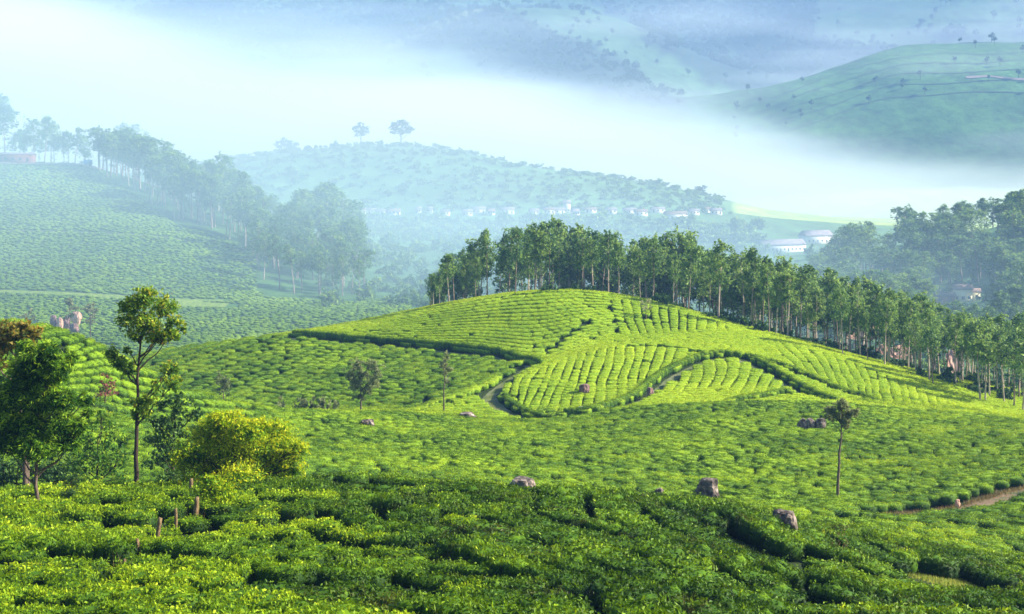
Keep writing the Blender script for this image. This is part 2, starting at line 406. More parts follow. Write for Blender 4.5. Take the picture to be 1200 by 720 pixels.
def hit(u, v, dmin=30.0, dmax=4300.0):
    """the nearest ground (plant-top level) seen at a photo pixel, beyond dmin"""
    s = np.arange(math.log(dmin), math.log(dmax), 0.004)
    vv = Vat(np.full(len(s), u), np.exp(s))
    ok = np.where(vv <= v)[0]
    if len(ok) == 0:
        k = int(np.argmin(vv - v)); return math.exp(s[k])
    k = ok[0]
    if k == 0: return math.exp(s[0])
    t = (vv[k - 1] - v) / max(1e-9, vv[k - 1] - vv[k])
    return math.exp(s[k - 1] + t * 0.004)
def hit_xy(u, v, dmin=30.0):
    d = hit(u, v, dmin)
    return X(u, d), d
def ground_pt(x, y, dz=0.0): return Vector((x, y, float(zg(x, y)) + dz))

def in_poly(px, py, poly):
    px = np.asarray(px); py = np.asarray(py)
    c = np.zeros(px.shape, bool)
    n = len(poly)
    for i in range(n):
        x1, y1 = poly[i]; x2, y2 = poly[(i + 1) % n]
        cond = ((y1 > py) != (y2 > py))
        with np.errstate(divide='ignore', invalid='ignore'):
            xi = (x2 - x1) * (py - y1) / (y2 - y1 + 1e-12) + x1
        c ^= cond & (px < xi)
    return c

# ------------------------------------------------------------------ ground sheet
cov = np.zeros((NU, NS, 4), np.float32); cov[..., 3] = 1
def setc(mask, c):
    cov[mask, 0], cov[mask, 1], cov[mask, 2] = c
SOIL = (0.020, 0.034, 0.010)
setc(np.ones((NU, NS), bool), SOIL)
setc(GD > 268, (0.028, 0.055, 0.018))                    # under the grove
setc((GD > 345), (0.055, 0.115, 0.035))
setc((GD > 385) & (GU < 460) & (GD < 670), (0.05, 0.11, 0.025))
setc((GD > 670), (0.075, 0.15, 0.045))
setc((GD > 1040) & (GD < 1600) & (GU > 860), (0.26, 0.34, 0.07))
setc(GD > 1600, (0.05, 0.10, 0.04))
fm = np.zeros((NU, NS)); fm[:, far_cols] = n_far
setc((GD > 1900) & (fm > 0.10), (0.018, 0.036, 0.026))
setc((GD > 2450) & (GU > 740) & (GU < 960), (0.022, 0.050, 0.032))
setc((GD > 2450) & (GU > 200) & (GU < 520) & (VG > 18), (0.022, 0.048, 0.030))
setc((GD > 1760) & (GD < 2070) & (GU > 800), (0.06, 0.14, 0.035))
strip = (np.abs((VG - 48) - (GU - 470) * (-0.44)) < 5) & (GU > 455) & (GU < 572) & (GD > 2150) & (GD < 2460)  # sunlit crest of the spur, painted as a paler band
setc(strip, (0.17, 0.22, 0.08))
# the sheet is the soil under the plants
GZ = CZ - (VG - VH) / F * GD - CAN
gv = np.stack([WX, GD, GZ], -1).reshape(-1, 3)
ii, jj = np.meshgrid(np.arange(NU - 1), np.arange(NS - 1), indexing='ij')
q = np.stack([ii * NS + jj, (ii + 1) * NS + jj, (ii + 1) * NS + jj + 1, ii * NS + jj + 1], -1).reshape(-1, 4)

def ground_mat():
    m, nt, N, L = new_mat('hill_ground')
    at = N.new('ShaderNodeAttribute'); at.attribute_name = 'cover'
    ge = N.new('ShaderNodeNewGeometry')
    n1 = N.new('ShaderNodeTexNoise'); n1.inputs['Scale'].default_value = 0.055; n1.inputs['Detail'].default_value = 9; n1.inputs['Roughness'].default_value = 0.72
    L.new(ge.outputs['Position'], n1.inputs['Vector'])
    n2 = N.new('ShaderNodeTexNoise'); n2.inputs['Scale'].default_value = 0.008; n2.inputs['Detail'].default_value = 5
    L.new(ge.outputs['Position'], n2.inputs['Vector'])
    a = mathn(N, L, 'MULTIPLY_ADD', n1.outputs['Fac'], 2.6, -0.3)
    b = mathn(N, L, 'MULTIPLY_ADD', n2.outputs['Fac'], 1.2, 0.4)
    ab = mathn(N, L, 'MULTIPLY', a, b)
    cc = N.new('ShaderNodeCombineXYZ')
    for i in range(3): L.new(ab, cc.inputs[i])
    mx = N.new('ShaderNodeMix'); mx.data_type = 'RGBA'; mx.blend_type = 'MULTIPLY'; mx.inputs[0].default_value = 1.0
    L.new(at.outputs['Color'], mx.inputs[6]); L.new(cc.outputs[0], mx.inputs[7])
    p = N.new('ShaderNodeBsdfPrincipled'); p.inputs['Roughness'].default_value = 0.9; p.inputs['Specular IOR Level'].default_value = 0.1
    L.new(mx.outputs[2], p.inputs['Base Color'])
    bp = N.new('ShaderNodeBump'); bp.inputs['Strength'].default_value = 0.9; bp.inputs['Distance'].default_value = 2.0
    L.new(n1.outputs['Fac'], bp.inputs['Height']); L.new(bp.outputs[0], p.inputs['Normal'])
    o = N.new('ShaderNodeOutputMaterial'); L.new(p.outputs[0], o.inputs['Surface'])
    return m
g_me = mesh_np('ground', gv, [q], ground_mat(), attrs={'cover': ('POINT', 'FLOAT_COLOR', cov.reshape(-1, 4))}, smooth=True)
ground = tag(mesh_obj('ground', g_me), 'green hilly ground of the tea valley with misty mountains behind', kind='structure')

# ------------------------------------------------------------------ paths: polylines on the ground (photo pixel -> place)
def world_line(uv, dmin, step=0.8):
    P = []
    for (u, v) in uv:
        x, y = hit_xy(u, v, dmin)
        P.append((x, y))
    P = np.array(P)
    seg = np.linalg.norm(np.diff(P, axis=0), axis=1)
    t = np.concatenate([[0], np.cumsum(seg)])
    n = max(2, int(t[-1] / step))
    tt = np.linspace(0, t[-1], n)
    Q = np.stack([np.interp(tt, t, P[:, 0]), np.interp(tt, t, P[:, 1])], 1)
    for _ in range(3):
        Q[1:-1] = 0.25 * Q[:-2] + 0.5 * Q[1:-1] + 0.25 * Q[2:]
    return Q

def path_strip(name, Q, width, mat, label, lift=0.03, nx=4):
    T = np.gradient(Q, axis=0); T /= np.linalg.norm(T, axis=1, keepdims=True) + 1e-9
    Nn = np.stack([-T[:, 1], T[:, 0]], 1)
    w = np.broadcast_to(np.asarray(width, float), (len(Q),)) if np.ndim(width) == 0 else np.interp(np.linspace(0, 1, len(Q)), np.linspace(0, 1, len(width)), width)
    wob = 1 + 0.18 * np.sin(np.arange(len(Q)) * 0.9) * np.sin(np.arange(len(Q)) * 0.37 + 1)
    V = []
    for i in range(nx + 1):
        off = (i / nx - 0.5) * w * wob
        xy = Q + Nn * off[:, None]
        V.append(np.stack([xy[:, 0], xy[:, 1], zg(xy[:, 0], xy[:, 1]) + lift], 1))
    V = np.array(V); n = len(Q)
    a, b = np.meshgrid(np.arange(nx), np.arange(n - 1), indexing='ij')
    f = np.stack([a * n + b, a * n + b + 1, (a + 1) * n + b + 1, (a + 1) * n + b], -1).reshape(-1, 4)
    o = mesh_obj(name, mesh_np(name, V.reshape(-1, 3), [f], mat, smooth=True))
    return tag(o, label, kind='structure')

P1 = world_line([(340, 392), (400, 398), (450, 402), (500, 406), (540, 410), (580, 414), (610, 422), (620, 426)], 205)
P2 = world_line([(620, 426), (600, 437), (585, 449), (572, 460), (577, 470), (592, 479), (616, 487), (640, 489)], 196)
P2B = world_line([(566, 457), (545, 463), (510, 472), (478, 483)], 198)
P3 = world_line([(640, 489), (668, 486), (700, 480), (735, 471), (758, 461), (772, 450), (790, 437), (810, 426), (835, 417), (858, 415), (880, 422), (900, 434), (925, 449), (948, 461), (965, 466)], 196)
P4 = world_line([(872, 416), (905, 424), (930, 433), (960, 446), (985, 457), (1015, 466)], 200)
P5 = world_line([(862, 471), (895, 464), (930, 458), (948, 460)], 197)
P6 = world_line([(733, 404), (760, 404), (795, 406), (830, 412)], 215)
P7 = world_line([(1035, 597), (1075, 594), (1110, 591), (1150, 582), (1200, 568), (1260, 552), (1320, 540)], 100)
P8 = world_line([(692, 374), (668, 389), (657, 396), (645, 408), (638, 416)], 230)
P9 = world_line([(716, 352), (719, 370), (727, 390)], 230)
PA = world_line([(1005, 646), (1040, 656), (1090, 668), (1150, 684), (1230, 700)], 40)
PB = world_line([(948, 640), (938, 668), (940, 695), (958, 722)], 40)
PC_ = world_line([(838, 606), (862, 618), (885, 634), (915, 646), (948, 660)], 40)
PD = world_line([(1100, 480), (1125, 482), (1150, 488)], 200)
P10 = world_line([(0, 268), (60, 269), (120, 272), (200, 277), (235, 283)], 480, 4)
P11 = world_line([(-40, 339), (60, 341), (130, 345), (210, 349), (262, 350)], 430, 4)
path_strip('tea_path', P1, 0.9, M_PATH, 'narrow path cut below the upper tea terrace')
path_strip('tea_path', P2, [0.9, 1.2, 1.8, 2.6, 2.9, 3.0], M_PATH, 'pale worn path curving down the hill between the tea blocks')
path_strip('tea_path', P3, [1.6, 1.0, 1.0, 1.6, 0.9, 0.9, 1.4, 1.4], M_PATH, 'pale path climbing behind the bright tea spur')
path_strip('dirt_track', P7, 3.2, M_TRACK, 'reddish dirt track between the tea slopes at right')
path_strip('grass_strip', P11, 4.6, M_GRASS, 'thin bright grass strip along the foot of the far tea slope')
PF = world_line([(208, 354), (235, 355), (266, 356)], 420, 2)
path_strip('grass_strip', PF, 9.0, M_GRASS, 'small bright green field on the far terrace', lift=0.2)
path_strip('footpath', P10, 1.6, M_PATH, 'thin path crossing the far tea slope')

# exclusions: (line, half width)
EXC = [(P1, 0.8), (P2, 1.25), (P2B, 0.5), (P3, 0.95), (P4, 0.6), (P5, 0.75), (P6, 0.5), (P7, 2.5), (P8, 0.4), (P9, 0.5), (PA, 1.1), (PB, 0.3), (PC_, 0.3), (PD, 0.7), (P10, 1.2), (P11, 2.6), (PF, 5.0)]
_d = hit(1118, 668, 45)
ROCKS = [(X(1108, _d), _d - 1.0, 3.2), (X(1130, _d), _d - 1.5, 3.2), (X(1090, _d + 1), _d + 1, 2.0)]   # bare spots: (x, y, r)
for (u_, d_) in ((186, 57.5), (230, 64), (206, 61), (146, 51), (129, 50), (162, 54), (224, 72)):
    ROCKS.append((X(u_, d_), d_ - 1.0, 1.0))
def excluded(x, y):
    m = np.zeros(len(x), bool)
    for L_, hw in EXC:
        x0, x1 = L_[:, 0].min() - 4, L_[:, 0].max() + 4
        y0, y1 = L_[:, 1].min() - 4, L_[:, 1].max() + 4
        k = np.where((x > x0) & (x < x1) & (y > y0) & (y < y1))[0]
        for a in range(0, len(k), 4000):
            kk = k[a:a + 4000]
            d2 = (x[kk][:, None] - L_[None, :, 0]) ** 2 + (y[kk][:, None] - L_[None, :, 1]) ** 2
            m[kk] |= d2.min(1) < (hw + 0.35) ** 2
    for (rx, ry, rr) in ROCKS:
        m |= (x - rx) ** 2 + (y - ry) ** 2 < rr * rr
    return m

exec_later = []

# ------------------------------------------------------------------ rocks
def rock_mesh(name, seed, sx, sy, sz, mat, flat=0.0, sharp=0.35):
    bm = bmesh.new()
    bmesh.ops.create_icosphere(bm, subdivisions=3, radius=1.0)
    bmesh.ops.subdivide_edges(bm, edges=bm.edges, cuts=1, use_grid_fill=True)
    sv = Vector((seed * 3.1, seed * 1.7, seed))
    rr_ = np.random.default_rng(int(seed * 100))
    pl = rr_.normal(size=(13, 3)); pl /= np.linalg.norm(pl, axis=1, keepdims=True)
    po = rr_.uniform(0.82, 1.0, 13)
    for v in bm.verts:
        p = v.co.normalized()
        dts = pl @ np.array(p[:])
        rad_ = min(1.12, float(np.min(np.where(dts > 0.05, po / np.maximum(dts, 0.05), 9.0))))
        p = p * rad_
        n = mnoise.noise(p * 0.9 + sv) * 0.16 + mnoise.noise(p * 2.3 + sv) * 0.10 + mnoise.noise(p * 6 + sv) * 0.06 - 0.10 * max(0.0, 0.12 - abs(mnoise.noise(p * 1.7 + sv * 2))) / 0.12
        c = mnoise.cell(p * 1.4 + sv)
        v.co = p * (1 + n + (c - 0.5) * sharp * 0.25)
        if v.co.z > 0.75 - flat: v.co.z = 0.75 - flat + (v.co.z - 0.75 + flat) * 0.3
        v.co = Vector((v.co.x * sx, v.co.y * sy, v.co.z * sz))
    me = bpy.data.meshes.new(name); bm.to_mesh(me); bm.free()
    me.materials.append(mat)
    return me

def rock(u, v, dmin, wpx, hpx, label, mat, seed, flat=0.0, rz=0.0, excl=1.0, group=None, deep=0.9, dd=0.0, name='boulder', off=0.0):
    x, y = hit_xy(u, v, dmin)
    y += dd; x = X(u, y)
    w = wpx / F * y; h = hpx / F * y
    lift = 0.0 if y > 300 else CAN
    tot = h + lift * 0.5 + 0.3
    me = rock_mesh(name, seed, w * 0.5, w * 0.5 * deep, tot * 0.62, mat, flat)
    zmax = max(vv.co.z for vv in me.vertices); xs = [vv.co.x for vv in me.vertices]
    k = w / (max(xs) - min(xs))
    for vv in me.vertices: vv.co.x *= k
    o = mesh_obj(name, me, loc=(x, y, float(zc(x, y)) + h - zmax - off))
    o.rotation_euler = (0, 0, rz)
    tag(o, label, 'rock', group)
    if y < 300: ROCKS.append((x, y, w * 0.5 * excl))
    return o

rock(612, 573, 60, 34, 14, 'brown dome-shaped boulder on the crest of the near tea slope', M_ROCK, 1, flat=0.1)
rock(830, 580, 70, 29, 20, 'large slanting boulder, dark on its left face, at the foot of the slope', M_ROCK, 2.4, deep=0.7)
rock(941, 500, 130, 13, 10, 'dark left boulder of the trio high on the right tea slope', M_ROCK, 3.3)
rock(950, 500, 130, 13, 10, 'dark middle boulder of the trio high on the right tea slope', M_ROCK, 4.1)
rock(961, 500, 130, 14, 10, 'pale right boulder of the trio high on the right tea slope', M_ROCK, 5.7)
rock(920, 614, 60, 28, 16, 'dark boulder with a pale top standing among the near hedges', M_ROCK, 6.2, deep=0.9, flat=0.1, excl=0.7)
rock(430, 497, 150, 17, 6, 'low grey-pink boulder in the tea below the two-lobed tree', M_ROCK, 7.5, flat=0.15)
rock(548, 487, 150, 20, 4, 'long flat brown rock at the foot of the winding path', M_ROCK, 8.8, flat=0.2)
rock(773, 577, 60, 11, 5, 'small pinkish stone on the crest left of the slanting boulder', M_ROCK, 9.3)
rock(685, 459, 200, 13, 9, 'round reddish boulder on the striped tea spur', M_ROCKRED, 10.1)
rock(762, 461, 196, 8, 7, 'small pinkish stone beside the climbing path', M_ROCKRED, 11.6)
rock(681, 478, 196, 6, 2, 'tiny pale stone at the lower edge of the striped spur', M_WHITE, 12.2, name='stone')
rock(1122, 587, 100, 7, 2, 'small pale stone on the reddish dirt track', M_EARTH, 13.4, name='stone')
for k, (u, v, w, h, lab, mt) in enumerate([
        (63, 386, 9, 17, 'tall dark slab, leftmost of the rock outcrop on the far terrace', M_ROCKRED),
        (70, 387, 9, 15, 'pink boulder, second from left in the rock outcrop on the far terrace', M_EARTH),
        (78, 385, 10, 15, 'dark blocky boulder in the middle of the rock outcrop on the far terrace', M_ROCKRED),
        (90, 379, 12, 14, 'pink topmost boulder of the rock outcrop on the far terrace', M_EARTH),
        (87, 388, 11, 9, 'low mauve boulder at the right foot of the far rock outcrop', M_ROCKRED)]):
    rock(u, v, 380, w, h, lab, mt, 20 + k * 1.9, group='rock outcrop on the far terrace')

# ------------------------------------------------------------------ tea bushes
LEAF = np.array([[-0.5, 0, 0], [0.0, -0.28, 0.06], [0.5, 0, 0], [0.0, 0.28, 0.06]])

def leaf_cloud(r, centers, normals, size, aspect=1.0, twist=None):
    """rhombic leaves lying roughly across 'normals'"""
    n = len(centers)
    nrm = normals / (np.linalg.norm(normals, axis=1, keepdims=True) + 1e-9)
    a = r.normal(size=(n, 3)) if twist is None else twist
    t = a - (a * nrm).sum(1, keepdims=True) * nrm
    t /= np.linalg.norm(t, axis=1, keepdims=True) + 1e-9
    b = np.cross(nrm, t)
    s = np.broadcast_to(np.asarray(size, float), (n,))
    V = (centers[:, None, :] + s[:, None, None] * (LEAF[None, :, 0:1] * t[:, None, :] + aspect * LEAF[None, :, 1:2] * b[:, None, :] + LEAF[None, :, 2:3] * nrm[:, None, :])).reshape(-1, 3)
    Fq = np.arange(n * 4).reshape(n, 4)
    return V, Fq

def ico(sub):
    bm = bmesh.new(); bmesh.ops.create_icosphere(bm, subdivisions=sub, radius=1.0)
    V = np.array([v.co[:] for v in bm.verts]); Fc = np.array([[v.index for v in f.verts] for f in bm.faces])
    bm.free(); return V, Fc
ICO = {k: ico(k) for k in (1, 2, 3)}

def dome_shape(P, h, lump, seed, flat=0.62):
    sq = 0.7 if flat > 0.35 else 0.45
    """unit sphere -> clipped flat-topped bush of half-width 1 and height h, standing on z=0"""
    z = P[:, 2]
    up = np.clip(z, 0, 1)
    Q = P.copy()
    rad = np.sqrt(P[:, 0] ** 2 + P[:, 1] ** 2) + 1e-9
    rr = rad ** sq
    Q[:, 0] *= rr / rad; Q[:, 1] *= rr / rad
    Q[:, 2] = np.where(z > 0, h * (0.42 + 0.58 * up ** flat), h * 0.42 * (1 + z * 1.2))
    if lump:
        nz = np.array([mnoise.noise(Vector(p) * 2.1 + Vector((seed, seed * 2, 0))) for p in P])
        Q[:, 2] += nz * lump * (0.4 + up)
        Q[:, 0] *= 1 + nz * lump * 0.6; Q[:, 1] *= 1 + nz * lump * 0.6
    return Q

def tea_mesh(name, seed, nleaf, lsize, sub=2, h=0.8, lump=0.16, spread=0.5, mats=None, flat=0.62, jit=0.10):
    r = np.random.default_rng(seed)
    V0, F0 = ICO[sub]
    core = dome_shape(V0, h * 0.95, lump, seed, flat)
    core[:, :2] *= 0.97
    # colour goes with the age of the leaves: young shoots cover the plucked top
    fc = core[F0].mean(1)
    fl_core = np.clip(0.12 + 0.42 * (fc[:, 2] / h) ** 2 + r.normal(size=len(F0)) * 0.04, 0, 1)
    # leaves over the whole shell
    D = r.normal(size=(nleaf, 3)); D[:, 2] = np.abs(D[:, 2]) * 1.3 - 0.25
    D /= np.linalg.norm(D, axis=1, keepdims=True)
    Pp = dome_shape(D, h, lump, seed, flat)
    Pp += r.normal(size=Pp.shape) * lsize * 0.35
    Pp[:, 2] = np.maximum(Pp[:, 2], 0.06)
    nr = D * np.array([1, 1, 0.9]) + r.normal(size=D.shape) * spread + np.array([0, 0, 0.35])
    Vl, Fl = leaf_cloud(r, Pp, nr, lsize * r.uniform(0.7, 1.35, nleaf), 0.9)
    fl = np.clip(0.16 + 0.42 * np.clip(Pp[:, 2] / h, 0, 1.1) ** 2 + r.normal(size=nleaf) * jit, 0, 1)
    V = np.vstack([core, Vl])
    nc = len(F0)
    me = mesh_np(name, V, [F0, Fl + len(core)], mats or [M_TEA_CORE, M_TEA],
                 attrs={'flush': ('FACE', 'FLOAT', np.concatenate([fl_core, fl]))},
                 smooth=np.concatenate([np.ones(nc, bool), np.zeros(nleaf, bool)]),
                 mat_idx=np.concatenate([np.zeros(nc, int), np.ones(nleaf, int)]))
    return me

TEA_NEAR = [tea_mesh('tea_bush', 100 + k, 760, 0.145, 3, lump=0.22, mats=[M_SHADED_CORE, M_SHADED], flat=0.40, spread=1.1) for k in range(9)]      # unit half-width; scaled when placed
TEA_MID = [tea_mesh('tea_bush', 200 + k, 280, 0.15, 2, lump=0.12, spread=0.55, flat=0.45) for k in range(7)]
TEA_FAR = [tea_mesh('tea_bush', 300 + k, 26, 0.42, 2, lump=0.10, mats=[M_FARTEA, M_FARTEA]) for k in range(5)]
TEA_NEARF = [tea_mesh('tea_bush', 150 + k, 760, 0.145, 3, lump=0.2, mats=[M_SHADED_CORE, M_YOUNG], flat=0.40, spread=1.1) for k in range(6)]
TEA_HILL = [tea_mesh('tea_bush', 400 + k, 130, 0.2, 3, lump=0.06, spread=0.3, mats=[M_SUNLIT_CORE, M_SUNLIT], flat=0.2) for k in range(6)]

def poisson(x, y, rad):
    """greedy thinning in the given order; rad may vary per point"""
    keep = []
    grid = {}
    rmax = float(np.max(rad)); cell = rmax
    xs, ys, rs = x.tolist(), y.tolist(), (rad.tolist() if np.ndim(rad) else [float(rad)] * len(x))
    for i in range(len(xs)):
        cx, cy = int(xs[i] // cell), int(ys[i] // cell)
        ok = True
        r2 = rs[i] * rs[i]
        for ax in (cx - 1, cx, cx + 1):
            for ay in (cy - 1, cy, cy + 1):
                for j in grid.get((ax, ay), ()):
                    if (xs[i] - xs[j]) ** 2 + (ys[i] - ys[j]) ** 2 < r2:
                        ok = False; break
                if not ok: break
            if not ok: break
        if ok:
            keep.append(i); grid.setdefault((cx, cy), []).append(i)
    return np.array(keep, int)

def candidates(d0, d1, u0, u1, dens):
    """points uniform over the ground area of a wedge"""
    area = (u1 - u0) / F * (d1 * d1 - d0 * d0) / 2
    n = int(area * dens)
    d = np.sqrt(rng.uniform(d0 * d0, d1 * d1, n)); u = rng.uniform(u0, u1, n)
    return X(u, d), d, u

def visible(u, d, tol_m=2.2):
    return Vat(u, d) <= bil(VMIN, u, d) + tol_m * F / d + 2

# plots of the middle hill, in photo pixels
PLOT_A = [(340, 394), (380, 382), (500, 360), (620, 342), (680, 340), (722, 348), (728, 390), (690, 403), (640, 420), (618, 425), (560, 410), (450, 401)]
PLOT_B = [(717, 348), (780, 358), (840, 376), (862, 386), (830, 385), (760, 391), (728, 391)]
PLOT_C = [(574, 464), (600, 446), (625, 433), (660, 419), (700, 409), (733, 403), (795, 405), (834, 413), (805, 430), (775, 449), (737, 471), (700, 480), (660, 486), (615, 487), (590, 477)]
PLOT_D = [(772, 457), (812, 427), (840, 417), (870, 420), (932, 455), (900, 463), (868, 460), (840, 452), (800, 458)]
PLOT_E = [(905, 396), (960, 411), (1020, 431), (1070, 451), (1112, 473), (1090, 476), (1020, 468), (985, 456), (930, 432), (910, 420)]
def lines(*ls):
    out = []
    for k, pl in ls:
        for a, b in zip(pl[:-1], pl[1:]):
            for t in (0, 0.5): out.append((a[0] + (b[0] - a[0]) * t, a[1] + (b[1] - a[1]) * t, k))
        out.append((pl[-1][0], pl[-1][1], k))
    return np.array(out, float)
PH = {}
PH['C'] = lines((-6, [(588, 456), (583, 462)]), (-5, [(600, 452), (596, 462)]), (-4, [(609, 452), (607, 465)]), (-3, [(621, 448), (617, 462), (612, 475)]),
    (-2, [(640, 437), (629, 458), (620, 476)]), (-1, [(647, 437), (643, 448), (630, 480)]), (0, [(664, 425), (656, 445), (647, 463), (641, 479)]),
    (1, [(674, 425), (666, 445), (659, 460), (655, 477)]), (2, [(685, 421), (678, 443), (673, 457), (669, 472)]), (3, [(696, 420), (688, 443), (683, 472)]),
    (4, [(712, 408), (707, 427), (700, 443), (697, 468)]), (5, [(721, 410), (718, 428), (711, 447), (710, 467)]), (6, [(733, 403), (732, 422), (725, 440), (723, 463)]),
    (7, [(745, 402), (743, 420), (736, 440), (735, 460)]), (8, [(756, 410), (750, 430), (745, 455)]), (9, [(771, 403), (763, 425), (755, 447)]),
    (10, [(781, 407), (777, 423), (765, 445)]), (11, [(794, 405), (787, 425), (777, 438)]), (12, [(808, 406), (800, 425)]), (13, [(822, 409), (812, 422)]))
PH['D'] = lines((-1, [(798, 440), (790, 455)]), (0, [(812, 432), (808, 445), (802, 455)]), (1, [(824, 424), (825, 435), (822, 446)]), (2, [(836, 420), (840, 432), (836, 445), (828, 455)]),
    (3, [(848, 418), (853, 428), (850, 442), (845, 450)]), (4, [(867, 427), (865, 440), (858, 450)]), (5, [(879, 433), (876, 445)]), (6, [(892, 438), (887, 450)]), (7, [(905, 442), (899, 455)]), (8, [(918, 447), (912, 458)]))
PH['E'] = lines((0, [(920, 407), (935, 420)]), (1, [(935, 410), (948, 424)]), (2, [(953, 415), (962, 428)]), (3, [(965, 416), (973, 430)]), (4, [(980, 423), (985, 436)]), (5, [(991, 427), (998, 441)]),
    (6, [(1003, 431), (1012, 447)]), (7, [(1016, 436), (1020, 450)]), (8, [(1027, 438), (1030, 457)]), (9, [(1039, 444), (1044, 462)]), (10, [(1051, 447), (1057, 467)]), (11, [(1061, 449), (1067, 471)]),
    (12, [(1072, 453), (1077, 470)]), (13, [(1084, 460), (1088, 472)]), (14, [(1095, 463), (1098, 473)]), (15, [(1106, 468), (1109, 474)]))
PH['B'] = lines((0, [(717, 360), (720, 375), (725, 387)]), (1, [(729, 359), (731, 373), (737, 386)]), (2, [(740, 360), (742, 373), (748, 386)]), (3, [(751, 363), (754, 378), (758, 388)]),
    (4, [(762, 366), (767, 386)]), (5, [(772, 367), (776, 385)]), (6, [(783, 368), (785, 384)]), (7, [(795, 370), (795, 384)]), (8, [(805, 374), (805, 384)]), (9, [(816, 376), (816, 384)]), (10, [(828, 378), (827, 385)]))
a_ph = []
for t in np.linspace(0, 1, 9):
    for (u, vt, vb) in [(350, 388, 394), (420, 378, 399), (500, 365, 406), (560, 355, 410), (600, 349, 418), (640, 346, 419), (680, 345, 404), (715, 348, 392)]:
        a_ph.append((u, vt + (vb - vt) * t, 16 * t))
PH['A'] = np.array(a_ph)
PH['L'] = lines((0, [(-40, 410), (40, 413), (83, 410), (100, 403)]), (1, [(-40, 418), (40, 420), (80, 417), (112, 408)]), (2, [(-40, 426), (40, 428), (77, 424), (118, 417)]), (3, [(-40, 434), (40, 436), (75, 432), (121, 426), (160, 436)]),
    (4, [(-40, 441), (40, 444), (93, 438), (123, 435), (160, 447)]), (5, [(-40, 449), (40, 452), (93, 446), (120, 445), (170, 458)]), (6, [(-40, 458), (40, 460), (93, 455), (117, 456), (180, 470)]), (-1, [(-40, 402), (40, 404), (88, 398)]), (-2, [(-40, 394), (40, 396), (70, 390)]), (-4, [(-40, 378), (10, 379)]),
    (8, [(-40, 474), (93, 473), (190, 488)]))
PHT = {k: TPS(v[:, :2] / 60.0, v[:, 2], smooth=1e-3) for k, v in PH.items()}
PHT['F'] = lambda q: (q[:, 1] * 60 + 0.42 * q[:, 0] * 60) / 6.6
def phase_xy(kind, x, y):
    if kind == 'N':
        return (0.94 * x + 0.36 * y + 0.9 * np.sin(y * 0.21 + 1.0) + 0.5 * np.sin(y * 0.5 + x * 0.3)) / 2.15
    u = 600 + x / y * F
    return PHT[kind](np.stack([u / 60.0, Vat(u, y) / 60.0], 1))

BX, BY, BSX, BSY, BSH, BYAW, BLOD = [], [], [], [], [], [], []
def put(x, y, sx, sy, sh, yaw, lod):
    k = ~excluded(x, y)
    n = len(x)
    for arr, val in ((BX, x), (BY, y), (BSX, sx), (BSY, sy), (BSH, sh), (BYAW, yaw), (BLOD, lod)):
        arr.append(np.broadcast_to(np.asarray(val, float), (n,))[k])

def rows(kind, x, y, gap=0.30, along=0.95, maxw=2.6, minw=0.9, lod=3, hsc=1.0, drop=0.02, jit=0.0, hvar=0.0):
    """snap candidate points to the middles of the planted strips and thin them along the strip"""
    for it in range(3):
        p = phase_xy(kind, x, y); e = 0.15
        gx = (phase_xy(kind, x + e, y) - p) / e; gy = (phase_xy(kind, x, y + e) - p) / e
        g2 = gx * gx + gy * gy + 1e-9
        tgt = np.floor(p) + 0.5
        st = np.clip((tgt - p) / np.sqrt(g2), -1.5, 1.5)
        x = x + st * gx / np.sqrt(g2); y = y + st * gy / np.sqrt(g2)
    w = 1 / np.sqrt(g2)                                       # strip spacing in metres
    ok = np.abs(phase_xy(kind, x, y) - np.floor(phase_xy(kind, x, y)) - 0.5) < 0.12
    x, y, w, gx, gy = x[ok], y[ok], w[ok], gx[ok], gy[ok]
    w = np.clip(w, minw, maxw)
    k = poisson(x, y, np.full(len(x), along * 0.92))
    k = k[rng.random(len(k)) > drop]
    x, y, w, gx, gy = x[k], y[k], w[k], gx[k], gy[k]
    yaw = np.arctan2(gy, gx)
    n = len(x)
    x = x + rng.normal(size=n) * jit; y = y + rng.normal(size=n) * jit
    gap = gap + np.clip(0.9 * fbm(x, y, 0.16, 2, 21.0), -0.3, 0.12) * (kind in 'ABCDEL')
    put(x, y, np.maximum(w - gap, 0.6) * 0.5 * rng.uniform(0.96, 1.04, n), along * 1.0 * rng.uniform(0.9, 1.15, n), hsc * rng.uniform(0.97, 1.05, n) + hvar * fbm(x, y, 0.16, 3, 2.0), yaw, lod)

# 1. near slopes: close-set irregular bushes
x, y, u = candidates(33, 118, -140, 1340, 3.2)
ok = visible(u, y, 3.0); x, y, u = x[ok], y[ok], u[ok]
rad = 1.0 + 0.2 * fbm(x, y, 0.13, 2, 5.0)
k = poisson(x, y, rad); x, y, rad, u = x[k], y[k], rad[k], u[k]
gapn = fbm(x * 0.6, y * 1.6, 0.22, 2, 8.0)
gap2 = fbm(x * 0.45 - y * 0.35, y * 1.5, 0.30, 2, 31.0)
ok = (gapn < 0.34) & (gap2 < np.where(u > 620, 0.26, 0.34)) & (rng.random(len(x)) > 0.01)
mN = (u > 590 + 40 * np.sin(y * 0.3)) & (y < 81)
xN, yN = x[mN], y[mN]
ok = ok & ~mN
x, y, rad, u = x[ok], y[ok], rad[ok], u[ok]; n = len(x)
hh = rng.uniform(0.92, 1.06, n) + 0.45 * fbm(x * 0.7, y * 1.3, 0.16, 3, 2.0)
fresh = (u[:] + 160 * fbm(x, y, 0.12, 3, 4.4) + (y - 60) * 2.0 < 330) | (rng.random(n) < 0.10)
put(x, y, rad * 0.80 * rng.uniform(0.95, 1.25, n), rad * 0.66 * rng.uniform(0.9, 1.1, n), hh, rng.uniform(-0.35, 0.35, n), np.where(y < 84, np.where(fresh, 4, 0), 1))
xN, yN, uN = candidates(33, 81, 560, 1340, 9)
